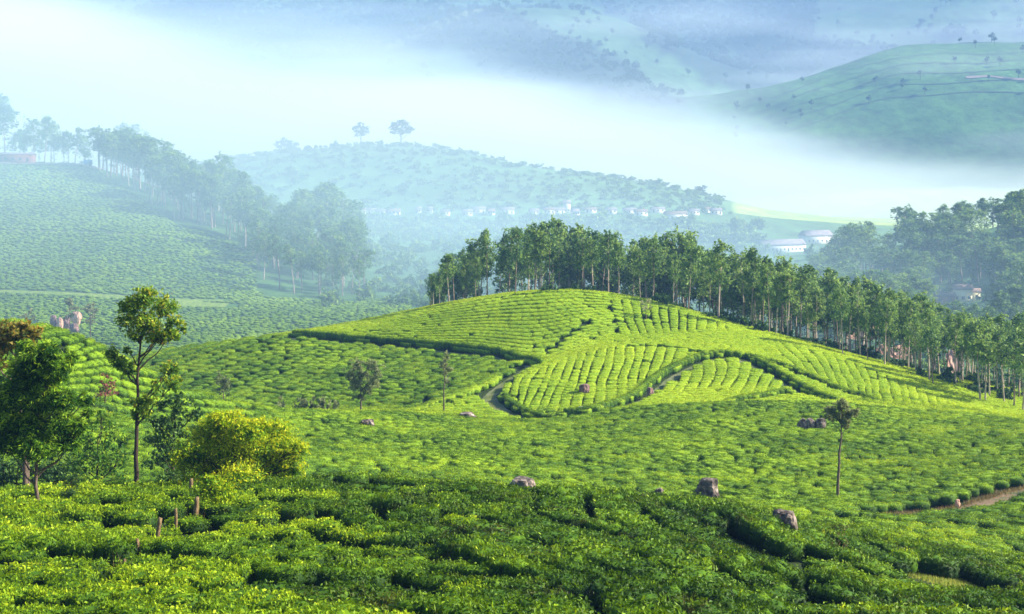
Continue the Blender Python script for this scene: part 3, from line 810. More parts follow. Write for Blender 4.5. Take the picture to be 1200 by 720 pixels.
ok = visible(uN, yN, 3.0) & (uN > 590 + 40 * np.sin(yN * 0.3)); xN, yN = xN[ok], yN[ok]
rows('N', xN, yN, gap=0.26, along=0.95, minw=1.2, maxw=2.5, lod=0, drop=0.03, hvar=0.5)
# 2. the slope beyond: distinct cushions
x, y, u = candidates(118, 212, -60, 1300, 4.2)
V_ = Vat(u, y)
lhill = (u < 300) & (V_ < 505 + 0.02 * u) & (y > 143)
ok = visible(u, y) & ~lhill & ~((y > 196) & (u < 1000) & (V_ < 476 + 0 * u) & (u > 285)); x, y, u = x[ok], y[ok], u[ok]
rad = 1.02 + 0.28 * fbm(x, y, 0.10, 2, 15.0) + rng.uniform(-0.22, 0.22, len(x))
k = poisson(x, y, rad); x, y, rad = x[k], y[k], rad[k]; n = len(x)
ok = rng.random(n) > 0.03; x, y, rad = x[ok], y[ok], rad[ok]; n = len(x)
put(x, y, rad * 0.82 * rng.uniform(0.85, 1.3, n), rad * 0.78 * rng.uniform(0.9, 1.1, n), rng.uniform(0.92, 1.06, n) + 0.22 * fbm(x, y, 0.2, 2, 3.0), rng.uniform(-1.57, 1.57, n), 1)
# 3. left bright hill in contour rows
x, y, u = candidates(138, 190, -140, 300, 9)
ok = visible(u, y) & (Vat(u, y) < 505 + 0.02 * u) & ((y > 143)); x, y = x[ok], y[ok]
rows('L', x, y, gap=0.02, along=0.9, maxw=2.6, lod=1)
# 4. the middle hill
x, y, u = candidates(196, 292, 150, 1320, 9)
V_ = Vat(u, y)
ok = visible(u, y); x, y, u, V_ = x[ok], y[ok], u[ok], V_[ok]
used = np.zeros(len(x), bool)
p1v = np.interp(u, [150, 340, 400, 450, 500, 540, 580, 610, 622], [389, 392, 398, 401, 406, 410, 414, 422, 428])
strip_v = np.interp(u, [285, 480, 540, 600, 622], [480, 479, 458, 433, 424])
mF = (u < 622) & (V_ > p1v) & (V_ < strip_v)
for kind, poly, kw in (('C', PLOT_C, dict(gap=0.06)), ('D', PLOT_D, dict(gap=0.06)), ('B', PLOT_B, dict(gap=0.06)), ('E', PLOT_E, dict(gap=0.02)), ('A', PLOT_A, dict(gap=-0.06, along=1.1, drop=0.02))):
    m = in_poly(u, V_, poly) & ~used
    used |= m
    rows(kind, x[m], y[m], lod=3, **kw)
m = mF & ~used; used |= m
rows('F', x[m] + 0, y[m], gap=-0.62, along=0.8, minw=0.8, maxw=1.6, lod=1, drop=0.04, jit=0.3)
m = ~used & (V_ < 520); x, y, u, V_ = x[m], y[m], u[m], V_[m]
k = poisson(x, y, np.full(len(x), 1.0)); x, y = x[k], y[k]; n = len(x)
put(x, y, 0.9 * rng.uniform(0.9, 1.1, n), 0.85 * rng.uniform(0.9, 1.1, n), rng.uniform(0.96, 1.03, n), rng.uniform(-0.5, 0.5, n), 3)
# taller unclipped hedges lining the far side of the paths
def hedge(L_, off, h, step=0.8, i0=0.0, i1=1.0):
    n0, n1 = int(len(L_) * i0), int(len(L_) * i1)
    Q = L_[n0:n1]
    T = np.gradient(Q, axis=0); T /= np.linalg.norm(T, axis=1, keepdims=True) + 1e-9
    Nn = np.stack([-T[:, 1], T[:, 0]], 1); Nn[Nn[:, 1] < 0] *= -1
    x = Q[:, 0] + Nn[:, 0] * off; y = Q[:, 1] + Nn[:, 1] * off; n = len(x)
    put(x, y, np.full(n, 0.62), np.full(n, 0.75), h * rng.uniform(0.93, 1.07, n), np.arctan2(T[:, 1], T[:, 0]) + 1.57, 1)
hedge(P1, 1.75, 1.75); hedge(P3, 1.75, 1.5, i0=0.05); hedge(P2, 2.3, 1.3, i0=0.55, i1=0.95); hedge(P4, 1.3, 1.2); hedge(PA, 2.6, 1.35); hedge(P5, 1.4, 1.2)
# 5. far terrace and tea face at left
GROVE_L = [(97, 186), (125, 205), (165, 232), (205, 262), (245, 272), (296, 292), (308, 346), (400, 352), (425, 352), (425, 260), (300, 215), (150, 180)]
x, y, u = candidates(388, 662, -130, 480, 1.5)
V_ = Vat(u, y)
ok = visible(u, y, 3) & ~in_poly(u, V_, GROVE_L) & ~((u > 300) & (y > 500)); x, y, u = x[ok], y[ok], u[ok]
k = poisson(x, y, np.full(len(x), 1.3)); x, y = x[k], y[k]; n = len(x)
ok = rng.random(n) > 0.05; x, y = x[ok], y[ok]; n = len(x)
put(x, y, 0.92 * rng.uniform(0.85, 1.2, n), 0.85 * rng.uniform(0.85, 1.15, n), rng.uniform(0.7, 1.0, n), rng.uniform(-1.6, 1.6, n), 2)

BX, BY, BSX, BSY, BSH, BYAW, BLOD = (np.concatenate(a) for a in (BX, BY, BSX, BSY, BSH, BYAW, BLOD))
BZ = zg(BX, BY)
e = 0.6
NXv = -(zg(BX + e, BY) - BZ) / e; NYv = -(zg(BX, BY + e) - BZ) / e
NXv *= 0.8; NYv *= 0.8
def eulers(nx, ny, yaw):
    n = np.stack([nx, ny, np.ones_like(nx)], 1); n /= np.linalg.norm(n, axis=1, keepdims=True)
    xx = np.stack([np.cos(yaw), np.sin(yaw), np.zeros_like(yaw)], 1)
    xx -= (xx * n).sum(1, keepdims=True) * n; xx /= np.linalg.norm(xx, axis=1, keepdims=True)
    yy = np.cross(n, xx)
    b = -np.arcsin(np.clip(xx[:, 2], -1, 1)); a = np.arctan2(yy[:, 2], n[:, 2]); c = np.arctan2(xx[:, 1], xx[:, 0])
    return np.stack([a, b, c], 1)
BE = eulers(NXv, NYv, BYAW)
BU = 600 + BX / BY * F
BV = Vat(BU, BY)
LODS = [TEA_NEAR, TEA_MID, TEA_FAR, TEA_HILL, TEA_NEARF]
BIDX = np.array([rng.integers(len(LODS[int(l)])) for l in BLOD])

# the largest bushes in view are objects of their own; the rest is one body of tea
inview = (BU > 0) & (BU < 1200) & (BV < 722) & visible(BU, BY, 0.2)
order = np.argsort(np.where(inview, BY, 1e9))
src = {}
chosen = []
for l in (0, 1, 2, 3, 4):
    for i in range(len(LODS[l])):
        cand = np.where((BLOD == l) & (BIDX == i) & inview)[0]
        j = int(cand[np.argmin(BY[cand])]); chosen.append(j); src[(l, i)] = j
for j in order:
    if len(chosen) >= 298: break
    if int(j) not in chosen: chosen.append(int(j))
bush_objs = {}
for j in chosen:
    me = LODS[int(BLOD[j])][int(BIDX[j])]
    o = bpy.data.objects.new('tea_bush', me)
    COL.objects.link(o)
    o.location = (BX[j], BY[j], BZ[j]); o.rotation_euler = BE[j]; o.scale = (BSX[j], BSY[j], BSH[j])
    uu = BU[j]
    if BY[j] < 90:
        third = 'left' if uu < 400 else ('middle' if uu < 800 else 'right')
        extra = {'left': 'below the wooden stakes and small trees', 'middle': 'in the dense near hedge', 'right': 'in the near hedges below the dark boulder'}[third]
        tag(o, f'leafy tea bush at bottom {third}, {extra}', 'tea bush', f'foreground tea bushes, {third}')
    elif BY[j] < 300:
        tag(o, 'rounded tea bush in the middle-distance tea garden', 'tea bush', 'tea bushes of the middle distance')
    else:
        tag(o, 'tiny tea bush on the hazy far tea slope at left', 'tea bush', 'tea bushes of the far slope')
    bush_objs[j] = o
rest = np.ones(len(BX), bool); rest[chosen] = False

def scatter_object(name, label, P, E, S, I, sources, mat):
    me = bpy.data.meshes.new(name)
    me.vertices.add(len(P)); me.vertices.foreach_set('co', np.asarray(P, np.float32).ravel())
    for nm, typ, val, key in (('rot', 'FLOAT_VECTOR', E, 'vector'), ('scl', 'FLOAT_VECTOR', S, 'vector'), ('idx', 'INT', I, 'value')):
        a = me.attributes.new(nm, typ, 'POINT'); a.data.foreach_set(key, np.asarray(val, np.int32 if typ == 'INT' else np.float32).ravel())
    me.materials.append(mat)
    o = mesh_obj(name, me)
    tag(o, label, kind='stuff')
    ng = bpy.data.node_groups.new(name + '_scatter', 'GeometryNodeTree')
    ng.interface.new_socket('Geometry', in_out='INPUT', socket_type='NodeSocketGeometry')
    ng.interface.new_socket('Geometry', in_out='OUTPUT', socket_type='NodeSocketGeometry')
    N, L = ng.nodes, ng.links
    gi, go = N.new('NodeGroupInput'), N.new('NodeGroupOutput')
    iop = N.new('GeometryNodeInstanceOnPoints')
    join = N.new('GeometryNodeJoinGeometry')
    nodes = []
    for s in sources:
        oi = N.new('GeometryNodeObjectInfo'); oi.transform_space = 'ORIGINAL'
        oi.inputs['Object'].default_value = s; oi.inputs['As Instance'].default_value = True
        nodes.append(oi)
    for oi in reversed(nodes):          # the join lists the last link first
        L.new(oi.outputs['Geometry'], join.inputs[0])
    def attr(nm, typ):
        n = N.new('GeometryNodeInputNamedAttribute'); n.data_type = typ; n.inputs['Name'].default_value = nm
        return n.outputs['Attribute']
    iop.inputs['Pick Instance'].default_value = True
    L.new(gi.outputs[0], iop.inputs['Points'])
    L.new(join.outputs[0], iop.inputs['Instance'])
    L.new(attr('idx', 'INT'), iop.inputs['Instance Index'])
    L.new(attr('rot', 'FLOAT_VECTOR'), iop.inputs['Rotation'])
    L.new(attr('scl', 'FLOAT_VECTOR'), iop.inputs['Scale'])
    L.new(iop.outputs[0], go.inputs[0])
    mod = o.modifiers.new('scatter', 'NODES'); mod.node_group = ng
    return o
for l, (nm, lab) in enumerate((('tea_hedge', 'dense dark green tea hedges covering the near slopes'), ('tea_plantation', 'bright green tea covering the slopes and the striped hill'), ('tea_slope', 'hazy green tea covering the far left slope'), ('tea_rows', 'bright fresh sunlit tea in striped rows on the middle hill'), ('fresh_tea_hedge', 'sunlit yellow-green tea hedges at the left of the near slope'))):
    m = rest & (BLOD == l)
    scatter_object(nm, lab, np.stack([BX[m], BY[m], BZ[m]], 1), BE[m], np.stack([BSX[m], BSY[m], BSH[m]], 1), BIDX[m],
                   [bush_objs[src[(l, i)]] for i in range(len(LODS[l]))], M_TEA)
print('TEA', len(BX), [int((BLOD == l).sum()) for l in (0, 1, 2, 3, 4)])

# ------------------------------------------------------------------ trees and shrubs
def tube(P, r, sides=6):
    P = np.asarray(P, float); r = np.asarray(r, float); n = len(P)
    T = np.gradient(P, axis=0); T /= np.linalg.norm(T, axis=1, keepdims=True) + 1e-9
    ref = np.where(np.abs(T[:, 2:3]) > 0.9, np.array([[1.0, 0, 0]]), np.array([[0, 0, 1.0]]))
    A = np.cross(T, ref); A /= np.linalg.norm(A, axis=1, keepdims=True) + 1e-9
    B = np.cross(T, A)
    th = np.linspace(0, 2 * math.pi, sides, endpoint=False)
    V = (P[:, None, :] + r[:, None, None] * (np.cos(th)[None, :, None] * A[:, None, :] + np.sin(th)[None, :, None] * B[:, None, :])).reshape(-1, 3)
    i, j = np.meshgrid(np.arange(n - 1), np.arange(sides), indexing='ij')
    f = np.stack([i * sides + j, i * sides + (j + 1) % sides, (i + 1) * sides + (j + 1) % sides, (i + 1) * sides + j], -1).reshape(-1, 4)
    return V, f

class Geo:
    def __init__(self): self.V, self.F, self.A, self.n = [], [], [], 0
    def add(self, V, Fq, a=None):
        self.V.append(V); self.F.append(Fq + self.n); self.n += len(V)
        self.A.append(np.zeros(len(Fq)) if a is None else a)
    def mesh(self, name, mat, smooth=False):
        ks = {}
        for f, a in zip(self.F, self.A): ks.setdefault(f.shape[1], []).append((f, a))
        fl = [np.concatenate([f for f, a in v]) for v in ks.values()]
        at = np.concatenate([np.concatenate([a for f, a in v]) for v in ks.values()])
        return mesh_np(name, np.vstack(self.V), fl, mat, attrs={'flush': ('FACE', 'FLOAT', at)}, smooth=smooth)

def limb(r, a, b, r0, r1, n=6, wob=0.08, sag=0.0, sides=6):
    a, b = np.asarray(a, float), np.asarray(b, float)
    t = np.linspace(0, 1, n)
    ln = np.linalg.norm(b - a)
    P = a + (b - a) * t[:, None]
    w = r.normal(size=(n, 3)) * wob * ln * 0.3
    w = np.cumsum(w, axis=0); w -= t[:, None] * w[-1]; w[0] = 0
    P = P + w
    P[:, 2] += sag * ln * np.sin(t * math.pi)
    return tube(P, r0 + (r1 - r0) * t ** 0.8, sides)

def clump(r, g, c, rad, n, size, aspect=0.9, up=0.5, tipflush=0.35, basef=0.3, jit=0.12, hollow=0.35, droop=0.0, radial=0.0, tuft=0.26):
    """leaves through one cluster: thicker towards its surface, young bright leaves on the outside"""
    D = r.normal(size=(n, 3)); D /= np.linalg.norm(D, axis=1, keepdims=True)
    rr = hollow + (1 - hollow) * r.random(n) ** 0.6
    rad = np.broadcast_to(np.asarray(rad, float), (3,))
    lump = 1 + 0.25 * np.sin(D[:, 0] * 4 + c[0]) * np.sin(D[:, 1] * 5 + c[1]) + 0.15 * r.normal(size=n)
    P = np.asarray(c) + D * (rr * lump)[:, None] * rad
    if tuft and n > 24 and rad[0] < 2.6:
        # leaves sit in tufts at the twig ends, with gaps between them
        m_ = max(4, n // 11)
        own = r.integers(m_, size=n)
        Q = P[:m_]; rr = rr[own]; D = D[own]
        P = Q[own] + r.normal(size=(n, 3)) * rad * tuft * 0.62
    P[:, 2] -= droop * rr * r.random(n) * rad[2]
    nr = r.normal(size=(n, 3)) + np.array([0, 0, up]) + D * 0.4
    tw = None
    if radial:
        tw = D * np.array([1, 1, 0.3]) + np.array([0, 0, -0.15]) + r.normal(size=(n, 3)) * 0.35
    V, Fq = leaf_cloud(r, P, nr, size * r.uniform(0.7, 1.35, n), aspect, tw)
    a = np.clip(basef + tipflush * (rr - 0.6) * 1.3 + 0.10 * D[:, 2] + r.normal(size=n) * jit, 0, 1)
    g.add(V, Fq, a)

def make_tree(name, trunk_g, crown_g, bark, leaf, loc, extra=()):
    root = empty(name, loc)
    mesh_obj('trunk', trunk_g.mesh('trunk', bark, True), root)
    mesh_obj('crown', crown_g.mesh('crown', leaf), root)
    return root

# ---- slim plantation eucalyptus, unit height 1 scaled on placing
def euc_meshes(seed, H=16.0, bare=0.5, width=1.0, dense=1.0, lsize=0.50):
    r = np.random.default_rng(seed)
    tg, cg = Geo(), Geo()
    lean = r.normal(size=2) * 0.25
    top = np.array([lean[0], lean[1], H * 0.95])
    t = np.linspace(0, 1, 10)[:, None]
    Pk = np.hstack([lean[None, :] * 2.2 * t ** 1.5 + np.sin(t * 5 + seed) * 0.10, t * H * 0.95])
    tg.add(*tube(Pk, 0.18 * (1 - 0.85 * t[:, 0]), 6))
    nb = int(r.integers(13, 19))
    for k in range(nb):
        f = bare + (0.97 - bare) * (k + r.random() * 0.6) / nb
        z = f * H
        base = np.array([np.interp(z, Pk[:, 2], Pk[:, 0]), np.interp(z, Pk[:, 2], Pk[:, 1]), z - 0.5])
        prof = math.sin(math.pi * min(1, (f - bare) / (1 - bare) * 0.75 + 0.22)) ** 0.8
        L_ = (0.25 + 1.25 * prof) * width * r.uniform(0.6, 1.25)
        a = r.uniform(0, 6.283)
        tip = base + np.array([math.cos(a) * L_, math.sin(a) * L_, 0.6 + L_ * 0.45])
        tg.add(*limb(r, base, tip, 0.05, 0.015, 4, sides=4))
        cr = (0.65 + 0.75 * prof) * width * r.uniform(0.8, 1.25)
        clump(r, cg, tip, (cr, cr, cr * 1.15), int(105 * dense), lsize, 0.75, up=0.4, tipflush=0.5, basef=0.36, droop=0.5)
    # a few wisps on the bare stem
    for k in range(r.integers(1, 4)):
        z = H * r.uniform(0.28, bare)
        a = r.uniform(0, 6.283)
        clump(r, cg, (math.cos(a) * 0.4, math.sin(a) * 0.4, z), 0.4, 14, lsize * 0.8, 0.8, droop=0.5)
    return tg.mesh('trunk', M_EUCBARK, True), cg.mesh('crown', M_EUC), H
EUC = [euc_meshes(500 + k, 16.0, [0.50, 0.57, 0.44, 0.60, 0.50, 0.58, 0.47, 0.63, 0.54][k], [0.8, 0.85, 1.0, 0.7, 0.92, 0.75, 1.05, 0.85, 0.95][k]) for k in range(9)]

def euc(x, y, h, label, group, k=None, wide=1.0, dz=0.0, name='eucalyptus_tree', twist=None):
    k = int(rng.integers(len(EUC))) if k is None else k
    tm, cm, H = EUC[k]
    root = empty(name, (x, y, float(zg(x, y)) + dz - 0.15), float(rng.uniform(0, 6.28)))
    s = h / H
    root.scale = (s * wide, s * wide, s)
    tag(root, label, 'tree', group)
    mesh_obj('trunk', tm, root); mesh_obj('crown', cm, root)
    return root

crest = [(505, 269, 320), (530, 268, 292), (560, 267, 277), (600, 266, 268), (640, 266, 254), (690, 266, 256), (740, 266, 268), (800, 262, 266), (835, 260, 278), (858, 257, 290), (872, 256, 286), (920, 251, 300), (960, 248, 311), (1000, 243, 316), (1020, 241, 326), (1060, 235, 344), (1100, 228, 356), (1150, 217, 361), (1200, 216, 366), (1260, 216, 370)]
cu, cd, ctop = (np.array(a, float) for a in zip(*crest))
uc = rng.uniform(503, 1262, 900)
dc = np.interp(uc, cu, cd) + 5 + 62 * rng.random(900) ** 0.9 + np.clip((uc - 1000) / 200, 0, 1) * 14
xx, yy = X(uc, dc), dc
k = poisson(xx, yy, np.full(900, 2.55))
n_g = 0
gord = sorted(k[:142].tolist(), key=lambda i: uc[i])
for i in gord:
    u, d = uc[i], dc[i]
    depth_f = (d - np.interp(u, cu, cd)) / 62
    vt = np.interp(u, cu, ctop) + rng.uniform(-6, 24) + (14 if rng.random() < 0.18 else 0)
    h = (float(zg(xx[i], d)) - (CZ - (vt - VH) / F * d)) * -1
    h = float(np.clip(h * rng.choice([1.0, 1.0, 0.93, 0.8]), 7, 24))
    if u < 560: where, lab = 'left', 'slim eucalyptus at the left end of the grove behind the bright hill'
    elif u < 860: where, lab = 'middle', 'slim pale-trunked eucalyptus in the grove on top of the bright hill'
    elif u < 1040: where, lab = 'slope', 'slim eucalyptus in the grove running down the right flank of the hill'
    else: where, lab = 'right', 'slim eucalyptus in the grove below the hill at the right edge'
    euc(xx[i], d, h, lab, f'eucalyptus grove behind the hill, {where}', wide=0.85 + 0.4 * rng.random())
    n_g += 1

# ---- undergrowth shrub meshes
def shrub_mesh(seed, n=220, size=0.4, mat=None, w=1.0, h=1.0, lumps=6, name='shrub'):
    r = np.random.default_rng(seed); g = Geo()
    for k in range(lumps):
        a = r.uniform(0, 6.283); q = r.uniform(0.1, 0.75)
        zc_ = r.uniform(0.25, 0.8) * h * (1 - 0.35 * q)
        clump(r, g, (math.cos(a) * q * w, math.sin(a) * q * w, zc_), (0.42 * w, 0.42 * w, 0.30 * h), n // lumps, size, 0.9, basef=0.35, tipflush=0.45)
    r2 = np.random.default_rng(seed + 1)
    for k in range(4):
        a = r2.uniform(0, 6.283)
        V, f = limb(r2, (0, 0, -0.1), (math.cos(a) * 0.5 * w, math.sin(a) * 0.5 * w, 0.6 * h), 0.05, 0.015, 4, sides=4)
        g.add(V, f, np.full(len(f), 0.1))
    return g.mesh(name, mat or M_DARK)
SHRUB = [shrub_mesh(700 + k, 260, 0.30) for k in range(5)]
MIST_SHRUB = [shrub_mesh(740 + k, 240, 0.34, M_EUC) for k in range(4)]
OLIVE_SHRUB = [shrub_mesh(720 + k, 260, 0.22, M_OLIVE) for k in range(3)]

def shrub(x, y, w, h, label, group, mesh=None, name='shrub'):
    me = mesh or SHRUB[int(rng.integers(len(SHRUB)))]
    o = mesh_obj(name, me, loc=(x, y, float(zg(x, y)) - 0.1))
    o.scale = (w, w, h); o.rotation_euler = (0, 0, float(rng.uniform(0, 6.28)))
    return tag(o, label, 'shrub', group)

for k in range(170):
    u = rng.uniform(640, 1240) if k < 80 else rng.uniform(900, 1260); d = np.interp(u, cu, cd) + rng.uniform(5, 30) + (rng.uniform(0, 70) if u > 900 else 0)
    shrub(X(u, d), d, rng.uniform(1.6, 2.8), rng.uniform(1.4, 3.0), 'dark shrub in the undergrowth beneath the eucalyptus grove', 'undergrowth of the eucalyptus grove')

# ---- hazy grove on the far left slope
def belt_v(u):
    lo = np.interp(u, [98, 150, 200, 260, 310, 330, 425], [184, 202, 226, 246, 268, 275, 300]); hi = np.interp(u, [98, 150, 200, 245, 296, 310, 400, 425], [191, 218, 258, 271, 294, 340, 350, 350])
    return rng.uniform(lo, hi)
n_l = 0
while n_l < 84:
    u = rng.uniform(98, 425); v = belt_v(u)
    if False and not in_poly(np.array([u]), np.array([v]), [(97, 184), (125, 203), (165, 230), (205, 258), (245, 268), (296, 288), (308, 345), (400, 352), (425, 350), (418, 300), (400, 285), (330, 266), (260, 240), (200, 212), (150, 186)])[0]: continue
    x, y = hit_xy(u, v, 470)
    h = rng.uniform(44, 66) / F * y
    euc(x, y, h, 'hazy tall eucalyptus in the grove on the far left slope', 'hazy grove on the far left slope', wide=1.45 * rng.uniform(0.85, 1.2))
    n_l += 1
for (u, v, hp) in [(-6, 190, 75), (6, 186, 70), (16, 184, 36), (28, 183, 32), (40, 182, 45), (52, 181, 52), (64, 182, 34), (76, 184, 38), (88, 186, 42), (98, 187, 36), (60, 172, 46), (46, 168, 38), (30, 172, 44), (80, 174, 40)]:
    y = rng.uniform(700, 745)
    x = X(u, y)
    euc(x, y, (hp + 8) / F * y, 'misty tree standing on the left hilltop behind the red building', 'misty trees on the left hilltop', wide=1.5)
# ---- grove on the far right slope
n_r = 0
while n_r < 62:
    u = rng.uniform(955, 1290); d = rng.uniform(455, 700)
    vb = float(Vat(u, d))
    vtop = np.interp(u, [955, 985, 1010, 1030, 1042, 1060, 1100, 1150, 1200, 1290], [285, 262, 252, 285, 262, 240, 236, 226, 214, 195])
    h_px = rng.uniform(48, 70)
    if vb - h_px < vtop - 3 or (1090 < u < 1150 and vb > 322 and d < 560): continue
    euc(X(u, d), d, h_px / F * d, 'hazy tree in the wooded slope at the right edge', 'hazy wood on the right slope', wide=1.7 * rng.uniform(0.85, 1.2))
    n_r += 1

# the rest of the two hazy woods, past the trees that show largest
def woodland(name, spots, label):
    Vs, Fs, As, Ms, n0 = [], [], [], [], 0
    for (x, y, h, wd) in spots:
        tm, cm, H = EUC[int(rng.integers(len(EUC)))]
        s = h / H; a = rng.uniform(0, 6.28); ca, sa = math.cos(a), math.sin(a)
        for me, mi in ((tm, 0), (cm, 1)):
            co = np.empty(len(me.vertices) * 3); me.vertices.foreach_get('co', co); co = co.reshape(-1, 3)
            f = np.empty(len(me.loops), np.int32); me.loops.foreach_get('vertex_index', f)
            at = np.empty(len(me.polygons)); me.attributes['flush'].data.foreach_get('value', at)
            w = np.stack([(co[:, 0] * ca - co[:, 1] * sa) * s * wd + x, (co[:, 0] * sa + co[:, 1] * ca) * s * wd + y, co[:, 2] * s + float(zg(x, y)) - 0.2], 1)
            Vs.append(w); Fs.append(f.reshape(-1, 4) + n0); As.append(at); Ms.append(np.full(len(at), mi)); n0 += len(co)
    me = mesh_np(name, np.vstack(Vs), [np.vstack(Fs)], [M_EUCBARK, M_EUC], attrs={'flush': ('FACE', 'FLOAT', np.concatenate(As))}, mat_idx=np.concatenate(Ms))
    return tag(mesh_obj(name, me), label, kind='stuff')
sp_l, sp_r = [], []
while len(sp_l) < 60:
    u = rng.uniform(100, 424); d = rng.uniform(640, 750)
    vb = float(Vat(u, d)); vtop = np.interp(u, [100, 130, 170, 220, 260, 300, 340, 390, 415, 424], [158, 150, 168, 187, 197, 216, 226, 208, 225, 245]) + rng.uniform(0, 14)
    if vb - vtop < 22 or vb - vtop > 85: continue
    sp_l.append((X(u, d), d, (vb - vtop) / F * d, rng.uniform(1.4, 1.9)))
while len(sp_l) < 165:
    u = rng.uniform(98, 425); v = belt_v(u)
    if False and not in_poly(np.array([u]), np.array([v]), [(100, 182), (150, 212), (200, 245), (260, 268), (310, 290), (330, 345), (425, 350), (430, 270), (330, 255), (260, 232), (200, 205), (150, 182)])[0]: continue
    x, y = hit_xy(u, v, 470)
    sp_l.append((x, y + rng.uniform(0, 12), rng.uniform(38, 62) / F * y, rng.uniform(1.3, 1.8)))
sp_g = []
while len(sp_g) < 125:
    u = rng.uniform(505, 1260) if len(sp_g) < 75 else rng.uniform(880, 1260); d = np.interp(u, cu, cd) + rng.uniform(14, 85)
    vt = np.interp(u, cu, ctop) + rng.uniform(2, 30)
    h = (CZ - (vt - VH) / F * d) - float(zg(X(u, d), d))
    sp_g.append((X(u, d), d, float(np.clip(h, 8, 24)), rng.uniform(0.95, 1.35)))
woodland('woodland', sp_g, 'dense back rows of the eucalyptus grove behind the bright hill')
while len(sp_r) < 230:
    u = rng.uniform(950, 1300); d = rng.uniform(400, 740)
    vb = float(Vat(u, d)); vtop = np.interp(u, [955, 985, 1010, 1030, 1042, 1060, 1100, 1150, 1200, 1290], [285, 262, 254, 285, 264, 243, 239, 229, 218, 198])
    h_px = rng.uniform(30, 58)
    if vb - h_px < vtop or (1085 < u < 1155 and vb - h_px < 345 and d < 560): continue
    sp_r.append((X(u, d), d, h_px / F * d, rng.uniform(1.6, 2.4)))
woodland('woodland', sp_l, 'hazy eucalyptus wood filling the gaps of the far left grove')
woodland('woodland', sp_r, 'hazy wood covering the slope at the right edge')

# ---- shrubs and small trees of the misty valley and ridge
for k in range(70):
    u = rng.uniform(395, 960); v = rng.uniform(255, 345) if u < 520 else rng.uniform(255, 300)
    x, y = hit_xy(u, v, 430)
    if y < 440: continue
    hh = rng.uniform(8, 20) / F * y
    shrub(x, y, hh * 0.7, hh, 'misty bush in the valley below the row of houses', 'misty bushes of the valley', MIST_SHRUB[k % 4], name='bush')
for k in range(46):
    u = rng.uniform(200, 860); vt = np.interp(u, [200, 280, 333, 400, 470, 540, 600, 660, 740, 800, 850], [200, 187, 178, 170, 166, 175, 191, 203, 209, 221, 236])
    v = vt + rng.uniform(0, 1) ** 1.5 * 60
    x, y = hit_xy(u, min(v + 1, 250), 900)
    hh = rng.uniform(4, 9) / F * y
    shrub(x, y, hh * 0.9, hh, 'faint bush on the foggy ridge above the row of houses', 'faint bushes of the foggy ridge', MIST_SHRUB[k % 4], name='bush')
for k in range(56):
    u = rng.uniform(960, 1240); d = rng.uniform(380, 640)
    hh = rng.uniform(9, 17) / F * d
    shrub(X(u, d), d, hh * 0.7, hh, 'hazy bush on the slope around the cream house', 'hazy bushes of the right slope', name='bush')

# ---- ridge trees with flat crowns
def spreading_tree(seed, spec, trunk, H, leaf, bark, lsize, per, fork=None, basef=0.35, tipflush=0.4, aspect=0.9, tr=0.3, radial=0, up=0.5, sides=7, limb_r=0.08):
    """trunk: list of points from the base; spec: clumps (x, y, z, rx, rz)"""
    r = np.random.default_rng(seed)
    tg, cg = Geo(), Geo()
    T = np.array(trunk, float)
    t = np.linspace(0, 1, 14)
    seg = np.concatenate([[0], np.cumsum(np.linalg.norm(np.diff(T, axis=0), axis=1))]); seg /= seg[-1]
    Pk = np.stack([np.interp(t, seg, T[:, i]) for i in range(3)], 1)
    Pk[1:-1, :2] += r.normal(size=(12, 2)) * 0.05 * tr / 0.3
    tg.add(*tube(Pk, tr * (1 - 0.82 * t), sides))
    for (cx, cy, cz_, rx, rz) in spec:
        # limb leaves the stem below its clump
        zb = min(Pk[-1, 2] * 0.97, max(Pk[-1, 2] * 0.15, cz_ - 0.9 * math.hypot(cx - np.interp(cz_, Pk[:, 2], Pk[:, 0]), cy) - 0.3))
        b = np.array([np.interp(zb, Pk[:, 2], Pk[:, 0]), np.interp(zb, Pk[:, 2], Pk[:, 1]), zb])
        tg.add(*limb(r, b, (cx, cy, cz_), limb_r, limb_r * 0.25, 6, wob=0.12, sides=5))
        for q in range(3):
            d = r.normal(size=3); d /= np.linalg.norm(d); d[2] = abs(d[2])
            tg.add(*limb(r, (b + np.array((cx, cy, cz_)) * 2) / 3, np.array((cx, cy, cz_)) + d * rx * 0.8, limb_r * 0.4, limb_r * 0.12, 4, sides=4))
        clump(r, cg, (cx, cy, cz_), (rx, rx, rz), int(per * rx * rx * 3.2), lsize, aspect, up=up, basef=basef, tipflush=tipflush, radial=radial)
    return tg, cg

def px_tree(u0, v0, d):
    """maker of local offsets from photo pixels for a tree standing at column u0, row v0, distance d"""
    k = d / F
    def f(u, v, dy=0.0): return ((u - u0) * k, dy, (v0 - v) * k)
    return f, k

def place_tree(name, u, v, d, spec_px, trunk_px, leaf, bark, label, lsize, per, tr_px, seed, cat='tree', sink=0.0, grow=1.0, **kw):
    f, k = px_tree(u, v, d)
    r = np.random.default_rng(seed)
    spec = []
    for (cu_, cv_, ru, rv) in spec_px:
        rx = ru * k * grow
        spec.append((*f(cu_, cv_, float(r.normal() * rx * 0.7)), rx, rv * k * grow))
    trunk = [f(a, b) for (a, b) in trunk_px]
    x, y = X(u, d), d
    z0 = float(zc(x, y)) if not sink else float(zc(x, y))
    # trunk runs down through the tea to the soil
    zb = CZ - (v - VH) / F * d
    dzb = zb - float(zg(x, y))
    trunk = [(trunk[0][0], 0, -max(dzb, 0.3) - 0.2)] + trunk
    tg, cg = spreading_tree(seed, spec, trunk, 0, leaf, bark, lsize, per, tr=tr_px * k / 2, **kw)
    root = make_tree(name, tg, cg, bark, leaf, (x, y, zb))
    tag(root, label, cat)
    return root

